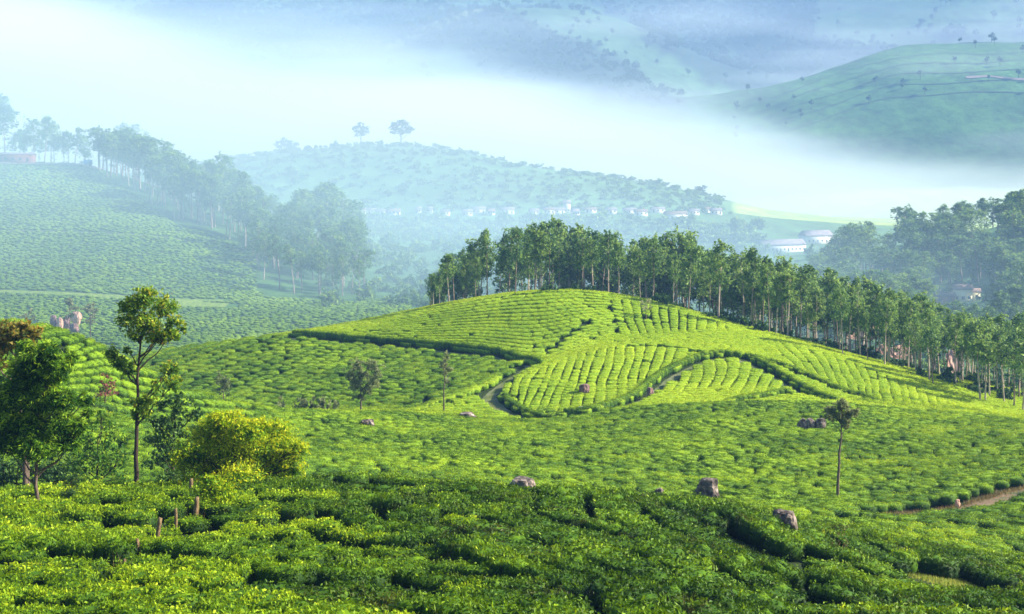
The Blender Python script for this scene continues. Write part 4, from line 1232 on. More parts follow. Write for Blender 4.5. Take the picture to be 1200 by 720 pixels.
# tall slim tree on the crest of the near slope
place_tree('slim_tree', 159, 573, 79,
    [(172, 348, 16, 13), (155, 358, 15, 12), (190, 362, 16, 13), (147, 378, 12, 11), (205, 378, 10, 10), (172, 378, 18, 12), (183, 395, 14, 9), (200, 392, 12, 8), (160, 392, 10, 8), (212, 386, 6, 6),
     (130, 415, 9, 8), (140, 425, 11, 8), (152, 433, 9, 8), (196, 436, 10, 11), (208, 446, 9, 9), (186, 452, 8, 8), (206, 430, 5, 5), (165, 472, 10, 9), (173, 482, 7, 7), (158, 486, 6, 6), (180, 470, 7, 6), (150, 410, 6, 5)],
    [(159, 573), (159.5, 520), (161, 470), (164, 420), (167, 385), (171, 350)], M_TALL, M_BARKD,
    'tall slim tree with an open crown and thin dark trunk, right of the feathery tree', 0.20, 460, 6.5, 801, basef=0.50, tipflush=0.5, limb_r=0.05, aspect=0.8)
# feathery dark tree at the left edge
place_tree('feathery_tree', 46, 597, 66,
    [(40, 420, 20, 18), (62, 412, 16, 15), (25, 440, 22, 20), (52, 440, 26, 20), (75, 432, 16, 14), (84, 420, 9, 10), (15, 465, 24, 20), (45, 468, 30, 22), (78, 465, 20, 16), (97, 470, 11, 10), (5, 495, 24, 18), (35, 500, 30, 20), (70, 498, 24, 18), (95, 500, 12, 10),
     (-12, 480, 22, 20), (12, 520, 24, 14), (48, 522, 26, 14), (80, 520, 16, 12), (-15, 515, 20, 16), (103, 484, 7, 7), (30, 405, 10, 9)],
    [(46, 597), (42, 575), (43, 540), (44, 500), (46, 450), (48, 410)], M_FEATHER, M_BARK,
    'dense dark feathery tree with a thin crooked trunk at the left edge', 0.24, 1150, 5.5, 802, basef=0.33, tipflush=0.9, grow=0.86, aspect=0.36, radial=1, up=0.7, limb_r=0.05)
# rusty crown behind it
place_tree('rusty_tree', 30, 572, 82,
    [(20, 388, 20, 14), (38, 394, 12, 11), (5, 400, 18, 15), (-10, 415, 20, 16)], [(30, 572), (29, 520), (20, 450), (18, 400)], M_RUST, M_BARK,
    'tree with a rusty orange-brown crown behind the feathery tree', 0.3, 230, 7, 803, basef=0.70, tipflush=0.35, limb_r=0.06)
# yellow-green spreading shrub
place_tree('yellow_shrub', 283, 578, 77,
    [(262, 500, 24, 14), (292, 502, 24, 13), (318, 512, 20, 14), (240, 512, 22, 15), (228, 530, 22, 16), (262, 526, 28, 18), (300, 530, 26, 18), (332, 528, 18, 13), (350, 528, 14, 11), (212, 545, 16, 14), (245, 552, 26, 16), (285, 555, 28, 16), (322, 552, 20, 14), (345, 548, 12, 10), (222, 566, 18, 10), (265, 570, 24, 10), (305, 570, 24, 10), (255, 492, 12, 9), (310, 498, 10, 8)],
    [(283, 578), (280, 560), (275, 535), (272, 515)], M_YELLOW, M_BARKD,
    'broad yellow-green spreading shrub right of the slim tree', 0.17, 620, 7, 804, cat='shrub', basef=0.41, tipflush=1.0, grow=1.0, limb_r=0.06, aspect=0.7)
# dark thin shrub between them
place_tree('dark_shrub', 205, 576, 88,
    [(200, 475, 13, 13), (216, 470, 12, 12), (188, 495, 14, 14), (208, 500, 16, 14), (228, 482, 11, 11), (192, 522, 16, 14), (212, 528, 16, 14), (182, 545, 14, 12), (205, 555, 18, 12), (176, 518, 10, 12), (232, 505, 9, 11)],
    [(205, 576), (203, 540), (204, 500), (206, 475)], M_DARK, M_BARKD,
    'dark bluish-green upright shrub between the slim tree and the yellow-green shrub', 0.24, 150, 6, 805, cat='shrub', basef=0.42, tipflush=0.4, limb_r=0.05)
place_tree('scrub_bush', 115, 573, 90,
    [(115, 500, 16, 13), (100, 515, 14, 14), (130, 518, 14, 14), (112, 530, 18, 14), (95, 545, 16, 14), (125, 548, 18, 14), (142, 540, 10, 12), (105, 562, 20, 10), (138, 563, 12, 9), (118, 490, 10, 8)],
    [(115, 573), (114, 545), (114, 515)], M_TALL, M_BARKD,
    'loose mid-green scrubby bush left of the slim trunk', 0.22, 130, 5, 806, cat='shrub', basef=0.42, tipflush=0.35, limb_r=0.05)
place_tree('scrub_bush', 20, 572, 92,
    [(-20, 540, 18, 14), (5, 542, 18, 14), (28, 548, 16, 14), (60, 552, 16, 12), (80, 545, 12, 12), (45, 560, 18, 10), (0, 560, 20, 10), (72, 562, 16, 8), (-15, 560, 18, 10)],
    [(20, 572), (20, 556), (22, 545)], M_DARK, M_BARKD,
    'low dark bush under the feathery tree at the left edge', 0.22, 150, 4, 807, cat='shrub', basef=0.40, tipflush=0.4, limb_r=0.04)
place_tree('conifer_sapling', 84, 588, 69,
    [(84, 562, 6, 5), (79, 568, 6, 6), (89, 569, 6, 6), (84, 576, 9, 7), (77, 580, 6, 5), (91, 558, 4, 6), (84, 584, 8, 5)],
    [(84, 588), (84, 575), (84, 560)], M_DARK, M_BARKD,
    'small bluish-green sapling standing in the tea right of the feathery tree trunk', 0.14, 900, 2, 808, cat='sapling', basef=0.42, tipflush=0.3, limb_r=0.015, aspect=0.4, radial=1)
place_tree('weedy_shrub', 250, 604, 66,
    [(245, 570, 12, 10), (258, 578, 13, 11), (238, 585, 11, 10), (265, 590, 12, 10), (250, 595, 15, 10), (272, 598, 8, 7), (243, 562, 6, 5)],
    [(250, 604), (249, 590), (247, 575)], M_YELLOW, M_BARKD,
    'bright green leafy shrub rising from the tea beside the thick pale stake', 0.15, 520, 2.5, 809, cat='shrub', basef=0.48, tipflush=0.5, grow=1.2, limb_r=0.02)
place_tree('red_tree', 123, 488, 150,
    [(127, 440, 7, 8), (120, 452, 8, 6), (130, 452, 7, 8), (123, 461, 10, 5), (133, 460, 6, 6)],
    [(123, 488), (123, 470), (125, 445)], M_RED, M_BARKD,
    'small tree with reddish-pink leaves at the foot of the left hill', 0.24, 60, 3, 810, basef=0.45, tipflush=0.4, limb_r=0.04)
place_tree('second_trunk_tree', 33, 574, 84, [(28, 470, 22, 18), (10, 450, 18, 16), (45, 490, 18, 14)], [(33, 574), (33, 530), (28, 470)], M_DARK, M_BARK,
    'dark-crowned tree mostly hidden behind the feathery tree', 0.3, 150, 6, 811, basef=0.35, tipflush=0.4, limb_r=0.06).name = 'hidden_tree'
# trees of the middle valley
place_tree('garden_tree', 423, 482, 201,
    [(418, 428, 8, 7), (412, 440, 8, 8), (424, 440, 9, 8), (419, 452, 9, 7), (436, 428, 8, 7), (443, 436, 7, 8), (438, 448, 8, 7), (430, 458, 7, 6), (422, 466, 6, 5)],
    [(423, 482), (423, 465), (422, 440), (420, 425)], M_OLIVE, M_BARK,
    'two-lobed olive-green tree in front of the shaded tea slope', 0.40, 90, 2.6, 820, basef=0.45, tipflush=0.6, limb_r=0.07)
place_tree('garden_tree', 521, 486, 200,
    [(523, 418, 5, 6), (519, 428, 6, 6), (526, 432, 5, 6), (521, 440, 5, 6), (525, 447, 4, 5)],
    [(520, 486), (520, 460), (521, 440), (523, 418)], M_OLIVE, M_BARK,
    'slender small tree with a narrow crown beside the winding path', 0.36, 110, 2.2, 821, basef=0.5, tipflush=0.6, limb_r=0.05)
place_tree('pollard_tree', 982, 590, 131,
    [(975, 482, 8, 5), (988, 478, 9, 7), (998, 486, 8, 5), (983, 490, 9, 5), (991, 494, 7, 4), (970, 488, 5, 4), (1003, 482, 5, 4), (986, 472, 6, 5), (992, 500, 4, 3)],
    [(981, 590), (982, 560), (983.5, 545), (983, 530), (986, 515), (984.5, 500), (987, 478)], M_OLIVE, M_BARK,
    'lone tree with a small round crown on a tall bare crooked trunk, right of centre', 0.24, 330, 4.5, 822, basef=0.42, tipflush=0.5, limb_r=0.05)
place_tree('pale_shrub', 757, 372, 258,
    [(754, 356, 5, 4), (760, 353, 4, 4), (757, 362, 5, 4), (762, 361, 3, 3)], [(757, 372), (757, 360)], M_PALE, M_BARK,
    'pale almost leafless little tree at the top edge of the striped hill', 0.30, 60, 1.6, 823, basef=0.5, limb_r=0.04)
place_tree('faint_shrub', 262, 470, 218, [(258, 444, 7, 8), (266, 446, 6, 8), (262, 456, 8, 7)], [(262, 470), (262, 450)], M_OLIVE, M_BARK,
    'faint greyish round tree at the foot of the shaded tea slope', 0.36, 80, 2, 824, basef=0.30, tipflush=0.3, limb_r=0.05).name = 'grey_tree'
# low olive scrub at the valley floor
for (u, w, h, lab) in [(332, 13, 15, 'leftmost mound of the olive scrub on the valley floor'), (350, 15, 19, 'rounded olive mound, second from left on the valley floor'), (368, 16, 20, 'tallest olive mound of the valley floor scrub'), (386, 14, 17, 'rightmost olive mound of the valley floor scrub')]:
    y = 208.0
    shrub(X(u, y), y, w / F * y * 1.15, (h + 8) / F * y, lab, 'olive scrub on the valley floor', OLIVE_SHRUB[int(rng.integers(3))], name='scrub_mound')
for (u, v, w, h, lab) in [(300, 476, 9, 8, 'low dark shrub in the hollow right of the left hill'), (246, 470, 8, 12, 'dark shrub on the edge of the left hill behind the yellow-green shrub'), (275, 478, 10, 8, 'low green shrub in the hollow behind the yellow-green shrub')]:
    y = 200.0 if u > 270 else 190.0
    shrub(X(u, y), y, w / F * y, (h + 6) / F * y, lab, None, SHRUB[int(rng.integers(5))])
# thin pale trees by the rock outcrop
for (u, vt, lab, s, wd) in [(82, 352, 'thin pale tree rising between the outcrop boulders', 830, 9), (106, 357, 'thin feathery pale tree right of the rock outcrop', 831, 10), (33, 364, 'small pale tree left of the rock outcrop', 832, 8)]:
    d = 405.0
    place_tree('thin_tree', u, 398, d, [(u - 3, vt + 5, wd * 0.6, 4), (u + 4, vt + 9, wd * 0.6, 4), (u, vt + 1, wd * 0.5, 4), (u + 2, vt + 17, wd * 0.5, 5), (u - 4, vt + 20, wd * 0.4, 4)], [(u, 398), (u, vt + 20), (u, vt + 3)],
               M_PALE, M_BARK, lab, 0.7, 22, 1.6, s, basef=0.25, tipflush=0.4, limb_r=0.08)
# the pair of trees on the foggy ridge and their fainter neighbours
for (u, vb, cx, cy, ax, ay, ncl, lab, s) in [
        (423, 168, 423, 152, 11, 9, 16, 'domed dark tree, left of the pair on the foggy ridge top', 840),
        (470, 168, 470, 150, 16, 10, 24, 'broad layered tree, right of the pair on the foggy ridge top', 841),
        (333, 180, 336, 170, 15, 8, 18, 'faint spreading tree left of the pair on the foggy ridge', 842),
        (821, 228, 822, 222, 6, 4, 7, 'tiny faint tree at the right end of the foggy ridge', 843)]:
    d = 1195.0 if u != 821 else 1165.0
    r_ = np.random.default_rng(s)
    spec = []
    for q in range(ncl):
        a = (q * 2.399) % 6.283; f_ = math.sqrt((q + 0.5) / ncl)
        spec.append((cx + math.cos(a) * f_ * ax * 0.85, cy + math.sin(a) * f_ * ay * 0.8 + r_.uniform(-1.5, 1.5), r_.uniform(2.6, 4.2), r_.uniform(1.8, 2.8)))
    place_tree('ridge_tree', u, vb, d, spec, [(u, vb), (u, vb - 8), (u, cy - 2)], M_DARK, M_BARKD, lab, 0.9, 9.0, 1.6, s, basef=0.3, tipflush=0.3, limb_r=0.18)
# scattered trees on the mountains
def mt_tree(seed):
    r = np.random.default_rng(seed); tg, cg = Geo(), Geo()
    tg.add(*tube(np.array([[0, 0, -0.5], [0, 0, 4.0], [0.1, 0, 8.0]]), [0.3, 0.22, 0.08], 5))
    for k in range(6):
        a = r.uniform(0, 6.28); q = r.uniform(0, 1.8)
        clump(r, cg, (math.cos(a) * q, math.sin(a) * q, r.uniform(4.5, 8.5)), (1.8, 1.8, 1.5), 22, 1.5)
    return tg.mesh('trunk', M_BARKD, True), cg.mesh('crown', M_DARK)
MT = [mt_tree(900 + k) for k in range(4)]
spots = [(765, 130), (795, 124), (1085, 45), (1110, 42), (1130, 40), (1065, 43), (1045, 48), (1020, 55), (955, 82), (922, 92), (1125, 52), (1156, 75), (310, 36), (228, 12), (260, 8), (370, 38), (658, 50), (710, 52), (690, 33), (770, 78), (640, 62)]
for k in range(26):
    u = rng.uniform(860, 1210); spots.append((u, np.interp(u, [860, 910, 960, 1010, 1050, 1200], [122, 102, 86, 68, 58, 52]) + rng.uniform(4, 60)))
while len(spots) < 150:
    u = rng.uniform(150, 1215); v = rng.uniform(2, 120)
    if v > 60 and not (700 < u < 900): continue
    spots.append((u, v))
for (u, v) in spots:
    x, y = hit_xy(u, v, 1650)
    tm, cm = MT[int(rng.integers(4))]
    root = empty('mountain_tree', (x, y, float(zg(x, y))), float(rng.uniform(0, 6.28)))
    s = rng.uniform(8, 13) / F * y / 10
    root.scale = (s * 1.0, s * 1.0, s)
    tag(root, 'faint tree scattered on the misty mountainside', 'tree', 'scattered trees on the misty mountains')
    mesh_obj('trunk', tm, root); mesh_obj('crown', cm, root)

# scrub of the ridge and valley, woods of the mountains: nobody could count it
def scrub(name, label, spots, sources, mat):
    P = np.array([(x, y, float(zg(x, y)) - 0.2) for (x, y, w, h) in spots])
    n = len(P)
    E = np.stack([np.zeros(n), np.zeros(n), rng.uniform(0, 6.28, n)], 1)
    S = np.array([(w, w, h) for (x, y, w, h) in spots])
    scatter_object(name, label, P, E, S, rng.integers(len(sources), size=n), sources, mat)
BUSHES = [o for o in COL.objects if o.name.startswith('bush')][:8]
sp = []
while len(sp) < 1500:
    u = rng.uniform(180, 900); d = rng.uniform(860, 1200)
    if abs(d - 985) < 14: continue
    if u > 850 and d > 1000: continue
    hh = rng.uniform(1.5, 4.2) * (1.5 if d < 975 else 1.0)
    sp.append((X(u, d), d, hh * rng.uniform(0.8, 1.7), hh))
while len(sp) < 2500:
    u = rng.uniform(380, 1000); d = rng.uniform(470, 900)
    if u > 860 and d > 740 and d < 840: continue
    hh = rng.uniform(1.5, 5.0)
    sp.append((X(u, d), d, hh * rng.uniform(0.6, 1.2), hh))
while len(sp) < 3000:
    u = rng.uniform(930, 1300); d = rng.uniform(330, 640)
    hh = rng.uniform(1.2, 4.0)
    if 1085 < u < 1155 and 500 < d < 556: continue
    sp.append((X(u, d), d, hh * rng.uniform(0.6, 1.2), hh))
scrub('scrub', 'misty scrub covering the ridge and the valley around the white houses', sp, BUSHES, M_DARK)
MTC = [o for o in COL.objects if o.name.startswith('mountain_tree')][:6]
MTC = [c for o in MTC for c in o.children if c.name.startswith('crown')]
sp = []
while len(sp) < 4200:
    u = rng.uniform(60, 1260); d = math.sqrt(rng.uniform(1900 ** 2, 3300 ** 2))
    w = float(bil(fm, u, d))
    wooded = w > 0.12 or (d > 2450 and 740 < u < 960) or (d > 2450 and 200 < u < 520)
    if d < 2480 and u > 800: continue
    if not wooded and rng.random() > 0.02: continue
    s = rng.uniform(1.0, 1.9)
    sp.append((X(u, d), d, s * 1.3, s))
scrub('mountain_wood', 'dark blue woods in the folds of the misty mountains', sp, MTC, M_DARK)

# ------------------------------------------------------------------ wooden stakes
def stake(u, vt, vb, d, wpx, lean, label, seed):
    r = np.random.default_rng(seed); k = d / F
    x = X(u, d); zt = CZ - (vt - VH) * k; zb = float(zg(x, d)) - 0.2
    n = 9; t = np.linspace(0, 1, n)
    H = zt - zb
    P = np.stack([lean * H * (t - 0.7) + 0.012 * np.sin(t * 7 + seed), 0.02 * np.sin(t * 5), t * H], 1)
    V, f = tube(P, wpx * k * 0.46 * (1.12 - 0.15 * t + 0.05 * r.normal(size=n)), 7)
    top = V[-7:].copy(); V[-7:, 2] += r.uniform(-0.06, 0.05, 7)
    cap = np.array([[len(V) - 7 + i, len(V) - 7 + (i + 1) % 7, len(V)] for i in range(7)])
    V = np.vstack([V, V[-7:].mean(0, keepdims=True) + np.array([[0, 0, 0.03]])])
    me = mesh_np('wooden_stake', V, [f, cap], M_WOOD)
    return tag(mesh_obj('wooden_stake', me, loc=(x, d, zb)), label, 'stake')
stake(186, 607, 640, 57.5, 5.5, 0.12, 'tallest weathered wooden stake in the tea, third from the left', 1)
stake(230, 583, 605, 64, 6, 0.06, 'thick pale stake just left of the bright green leafy shrub', 2)
stake(206, 597, 609, 61, 4.5, 0.0, 'short brown stake between the two tall pale stakes', 3)
stake(146, 656, 678, 51, 5, 0.05, 'brown stake, right one of the lowest pair', 4)
stake(129, 667, 682, 50, 4.5, 0.0, 'short stub of a stake, left one of the lowest pair', 5)
stake(162, 632, 648, 54, 4.5, -0.06, 'short stake just below and left of the tallest stake', 6)
stake(224, 561, 572, 72, 5, 0.0, 'short stake at the back, above the thick pale stake', 7)

# ------------------------------------------------------------------ buildings
def box_np(x0, x1, y0, y1, z0, z1):
    V = np.array([(x, y, z) for z in (z0, z1) for y in (y0, y1) for x in (x0, x1)], float)
    Fc = np.array([(0, 2, 3, 1), (4, 5, 7, 6), (0, 1, 5, 4), (2, 6, 7, 3), (0, 4, 6, 2), (1, 3, 7, 5)])
    return V, Fc
def gable_np(w, d, h, rise, over=0.4, thick=0.18, hip=0.0):
    x0, x1 = -w / 2 - over, w / 2 + over
    y0, y1 = -d / 2 - over, d / 2 + over
    zt = h + rise
    V = np.array([(x0, y0, h - 0.1), (x1, y0, h - 0.1), (x1, y1, h - 0.1), (x0, y1, h - 0.1), (x0 + hip, 0, zt), (x1 - hip, 0, zt)], float)
    V2 = V.copy(); V2[:, 2] += thick
    A = np.vstack([V, V2])
    quads = np.array([(0, 4, 5, 1), (2, 5, 4, 3), (6, 7, 11, 10), (8, 9, 10, 11), (0, 1, 7, 6), (2, 3, 9, 8)])
    tris = np.array([(6, 10, 9), (7, 8, 11), (0, 3, 4), (1, 5, 2)])
    return A, quads, tris
def house(name, x, y, w, d, h, rise, rz, wall, roof, label, group=None, cat='house', nwin=3, ndoor=1, seed=0, hip=0.0, z=None):
    r = np.random.default_rng(seed)
    zz = float(zg(x, y)) if z is None else z
    root = empty(name, (x, y, zz), rz)
    tag(root, label, cat, group)
    V, Fc = box_np(-w / 2, w / 2, -d / 2, d / 2, -2.5, h)
    gV = np.array([(-w / 2 + 0.01, 0, h), ]) 
    ge = np.array([(-w / 2, -d / 2, h), (-w / 2, d / 2, h), (-w / 2, 0, h + rise * 0.92), (w / 2, -d / 2, h), (w / 2, d / 2, h), (w / 2, 0, h + rise * 0.92)], float)
    if hip > 0: ge[2, 2] = ge[5, 2] = h + 0.01
    Vw = np.vstack([V, ge])
    mesh_obj('wall', mesh_np('wall', Vw, [Fc, np.array([(8, 10, 9), (11, 12, 13)])], wall), root)
    A, qd, tr = gable_np(w, d, h, rise, hip=hip)
    mesh_obj('roof', mesh_np('roof', A, [qd, tr], roof), root)
    slots = nwin + ndoor
    order_ = list(range(slots)); r.shuffle(order_)
    wm = dm = None
    for i in range(slots):
        cx = -w / 2 + w * (i + 0.5) / slots
        isd = order_[i] < ndoor
        ww, z0, z1 = (0.95, 0.0, 2.0) if isd else (1.1, 0.9, 2.0)
        V, Fc = box_np(cx - ww / 2, cx + ww / 2, -d / 2 - 0.06, -d / 2 + 0.05, z0, min(z1, h - 0.2))
        mesh_obj('door' if isd else 'window', mesh_np('opening', V, [Fc], M_DOOR), root)
    return root

# row of small white estate houses along the misty ridge foot
hu = [(422, 9), (436, 10), (450, 10), (464, 9), (490, 9), (504, 8), (520, 10), (546, 9), (560, 10), (576, 9), (597, 10), (628, 11), (641, 10), (655, 11), (671, 12), (690, 10), (716, 10), (735, 12), (752, 11), (768, 10), (812, 9), (826, 12), (841, 10)]
for i, (u, wpx) in enumerate(hu):
    x, y = hit_xy(u + rng.uniform(-3, 3), 248.5 + rng.uniform(-2.0, 2.0), 880)
    house('estate_house', x, y - 3, wpx / F * y * rng.choice([0.7, 1.0, 1.3, 1.6]), rng.uniform(4.5, 6.5), rng.uniform(2.0, 2.5), rng.uniform(1.2, 2.0), float(rng.normal() * 0.08), M_WHITE, M_ROOF if i % 3 else M_ROOFTILE,
          'small white house in the long misty row at the foot of the ridge', 'white houses in the misty row', nwin=2, ndoor=1, seed=i)
x, y = hit_xy(790, 253, 880)
house('estate_house', x, y - 8, 15.0, 7.0, 3.4, 2.0, 0.1, M_WHITE, M_ROOFTILE, 'largest white house of the misty row, standing a little below the others', nwin=4, ndoor=1, seed=60)
x, y = hit_xy(664, 246, 880)
house('chapel', x, y - 4, 5.0, 6.0, 6.0, 2.2, 0.0, M_WHITE, M_ROOF, 'tall narrow white building in the middle of the misty row', None, 'building', nwin=1, ndoor=1, seed=61)
# long row building with two roofs
x, y = hit_xy(915, 293, 640)
house('row_building', x, y, 58 / F * y, 9.0, 4.2, 3.0, R(22), M_WHITE, M_ROOF, 'long low white building with a grey-purple roof beyond the grove', None, 'building', nwin=8, ndoor=3, seed=62)
x, y = hit_xy(956, 283, 640)
house('row_building', x, y, 38 / F * y, 9.0, 4.6, 3.2, R(26), M_WHITE, M_ROOF, 'shorter white building with a grey-purple roof at the upper right end of the long one', None, 'building', nwin=5, ndoor=1, seed=63)
# cream house on the right slope
yc = 545.0
house('cream_house', X(1128, yc), yc, 6.5, 5.0, 4.6, 1.6, R(-12), M_CREAM, M_ROOFTILE, 'cream two-storey house among the trees on the right slope', None, 'house', nwin=2, ndoor=1, seed=64)
house('cream_house', X(1140, yc + 2), yc + 2, 5.0, 5.0, 3.0, 1.2, R(-12), M_CREAM, M_ROOFTILE, 'lower cream annexe right of the cream house on the right slope', None, 'house', nwin=2, ndoor=0, seed=65)
house('red_shed', X(1106, yc - 3), yc - 3, 7.5, 5.0, 3.0, 1.2, R(-5), M_REDWALL, M_ROOFTILE, 'low reddish shed left of the cream house on the right slope', None, 'shed', nwin=1, ndoor=1, seed=66)
# red building, road and small truck on the left hilltop
yr = 657.0
house('red_building', X(14, yr), yr, 20.0, 6.0, 3.4, 0.7, R(-3), M_REDWALL, M_ROOF, 'long low red-walled building on the left hilltop', None, 'building', nwin=5, ndoor=1, seed=67, z=float(zg(X(14, yr), yr)) + 0.6)
RD = np.array([(X(u, 652.0), 652.0) for u in np.linspace(-30, 118, 80)])
path_strip('hill_road', RD, 5.0, M_ROADF, 'pale road along the left hilltop', lift=0.9)
def truck(x, y, z, rz):
    root = empty('small_truck', (x, y, z), rz)
    tag(root, 'small blue truck with a white cab parked on the left hilltop road', 'truck')
    V, Fc = box_np(-2.6, 0.9, -1.0, 1.0, 0.7, 2.9); me = mesh_np('cargo_box', V, [Fc], M_BLUE); mesh_obj('cargo_box', me, root)
    bm = bmesh.new()
    prof = [(0.95, 0.6), (2.7, 0.6), (2.7, 1.4), (2.3, 2.35), (0.95, 2.35)]
    a = [bm.verts.new((px, -0.95, pz)) for px, pz in prof]; b = [bm.verts.new((px, 0.95, pz)) for px, pz in prof]
    bm.faces.new(a); bm.faces.new(list(reversed(b)))
    for i in range(5): bm.faces.new((a[i], b[i], b[(i + 1) % 5], a[(i + 1) % 5]))
    bmesh.ops.recalc_face_normals(bm, faces=bm.faces)
    me = bpy.data.meshes.new('cab'); bm.to_mesh(me); bm.free(); me.materials.append(M_WHITE); mesh_obj('cab', me, root)
    V, Fc = box_np(2.42, 2.6, -0.8, 0.8, 1.5, 2.1); mesh_obj('windscreen', mesh_np('windscreen', V, [Fc], M_DOOR), root)
    for wx in (-1.7, 1.9):
        for wy in (-0.95, 0.95):
            V, f = tube(np.array([[wx, wy - 0.12, 0.42], [wx, wy + 0.12, 0.42]]), [0.42, 0.42], 12)
            caps = np.vstack([np.array([[0, i, i + 1] for i in range(1, 11)]), np.array([[12, 12 + i + 1, 12 + i] for i in range(1, 11)])])
            mesh_obj('wheel', mesh_np('wheel', V, [f, caps], M_TYRE), root)
truck(X(101, 650.0), 650.0, float(zg(X(101, 650.0), 650.0)) + 1.0, R(185))

# bare pink earth cuts seen between the trunks
def earth_cut(u, v, w, h, d, seed, label):
    x = X(u, d); k = d / F
    r = np.random.default_rng(seed)
    nx, nz = 12, 6
    V = []
    z0 = CZ - (v - VH) * k
    for j in range(nz + 1):
        for i in range(nx + 1):
            a = (i / nx - 0.5); b = j / nz - 0.5
            shrink = 1 - 0.5 * abs(b) ** 2 - 0.1 * r.random()
            xx = a * w * k * shrink
            zz = b * h * k * (1 - 1.6 * a * a) 
            V.append((xx, zz * 0.7 + r.normal() * 0.15, zz))
    V = np.array(V)
    i, j = np.meshgrid(np.arange(nx), np.arange(nz), indexing='xy')
    f = np.stack([j * (nx + 1) + i, j * (nx + 1) + i + 1, (j + 1) * (nx + 1) + i + 1, (j + 1) * (nx + 1) + i], -1).reshape(-1, 4)
    back = V + np.array([0, 2.5, -1.0])
    n = len(V)
    me = mesh_np('earth_bank', np.vstack([V, back]), [np.vstack([f, f[:, ::-1] + n])], M_EARTH, smooth=True)
    return tag(mesh_obj('earth_bank', me, loc=(x, d, z0)), label, kind='structure')
def d_at(u, v): return hit(u, v, 330)
for (u, v, w, h, sd, lab) in [(1032, 384, 26, 14, 1, 'upper bare pink earth bank seen between the trunks'), (1056, 411, 24, 12, 2, 'bright bare earth bank low between the trunks'), (1036, 408, 14, 8, 3, 'small bare earth bank left of the bright one'), (1121, 421, 18, 26, 4, 'bare pink earth bank at the right among the trunks'), (1014, 391, 40, 8, 5, 'faint pinkish earth strip behind the trunks')]:
    earth_cut(u, v, w, h, 345.0, sd, lab)

# grass on the bare patches and dry stalks by the track and stakes
def grass_patch(name, pts_xy, n, h, label, mat, seed, blade=0.03):
    r = np.random.default_rng(seed)
    P = np.array(pts_xy)
    k = r.integers(len(P), size=n)
    xy = P[k] + r.normal(size=(n, 2)) * 0.45
    z = zg(xy[:, 0], xy[:, 1])
    hh = h * r.uniform(0.4, 1.2, n); a = r.uniform(0, 6.283, n); w = blade
    tip = np.stack([xy[:, 0] + r.normal(size=n) * hh * 0.35, xy[:, 1] + r.normal(size=n) * hh * 0.35, z + hh], 1)
    b0 = np.stack([xy[:, 0] + np.cos(a) * w, xy[:, 1] + np.sin(a) * w, z - 0.02], 1)
    b1 = np.stack([xy[:, 0] - np.cos(a) * w, xy[:, 1] - np.sin(a) * w, z - 0.02], 1)
    V = np.stack([b0, b1, tip], 1).reshape(-1, 3)
    f = np.arange(n * 3).reshape(n, 3)
    me = mesh_np(name, V, [f], mat, attrs={'flush': ('FACE', 'FLOAT', r.uniform(0.2, 1.0, n))})
    return tag(mesh_obj(name, me), label, kind='stuff')
M_GRASSB = leaf_mat('grass_blades', [(0.0, (0.05, 0.12, 0.015)), (0.5, (0.17, 0.25, 0.03)), (1.0, (0.38, 0.36, 0.08))], transl=0.3, ramt=0.0)
el = []
for k in range(60):
    a, q = rng.uniform(0, 6.28), math.sqrt(rng.random())
    dd_ = hit(1118, 664, 45)
    el.append((X(1118, dd_) + math.cos(a) * q * 2.3, dd_ + math.sin(a) * q * 3.0))
grass_patch('grass', el, 5000, 0.22, 'pale rough grass in the clearing at lower right', M_GRASSB, 1)
sd_ = P7 + np.array([0.0, 2.2])
grass_patch('dry_grass', sd_[2:-6], 2200, 0.32, 'dry brown grass along the bank of the dirt track', M_BROWNLEAF, 2)
grass_patch('grass', P2, 3500, 0.16, 'short grass growing on the winding path', M_GRASSB, 3)
grass_patch('grass', P3, 3500, 0.16, 'short grass growing on the climbing path', M_GRASSB, 4)
grass_patch('grass', np.vstack([PA, PC_]), 3000, 0.12, 'grass in the gaps between the near hedges', M_GRASSB, 5)
sp = [(X(u, d), d) for (u, d) in ((136, 50), (130, 50), (160, 54), (155, 55), (186, 57), (230, 63))]
grass_patch('dry_stalks', sp, 90, 1.15, 'thin dry stalks rising around the wooden stakes', M_BROWNLEAF, 6, 0.012)
x, y = hit_xy(960, 622, 60)
shrub(x, y, 1.1, 1.6, 'straggly shrub with browned leaves right of the dark-topped boulder', None, shrub_mesh(990, 300, 0.11, M_TALL), name='straggly_shrub')
x, y = hit_xy(958, 628, 60)
o = shrub(x + 0.9, y - 0.5, 0.55, 1.5, 'small clump of dry orange-brown leaves beside the straggly shrub', None, shrub_mesh(991, 160, 0.10, M_BROWNLEAF), name='dry_shrub')

# terrace lines of the far right tea hill
for k, off in enumerate((10, 20, 31, 43, 56)):
    uv = [(u, np.interp(u, [850, 910, 960, 1010, 1050, 1100, 1220], [125, 102, 85, 67, 57, 54, 51]) + off + (1.5 * math.sin(u * 0.05 + k))) for u in range(870 + 12 * k, 1225, 18)]
    path_strip('terrace_track', world_line(uv, 1700, 6), 1.7, M_TERR, 'faint terrace line across the far right tea hill', lift=0.8, nx=1)
# roads on the mountains
for (uv, w, lab, mt) in [([(1132, 91), (1145, 90), (1160, 89), (1180, 92), (1215, 93)], 5, 'pale road cut across the far right tea hill', M_ROADF),
                     ([(425, 6), (455, 5), (490, 4), (530, 2), (565, 1)], 5, 'dark road line high on the mountain', M_ROADDARK)]:
    Q = world_line(uv, 1700, 4)
    path_strip('mountain_road', Q, w, mt, lab, lift=0.9)

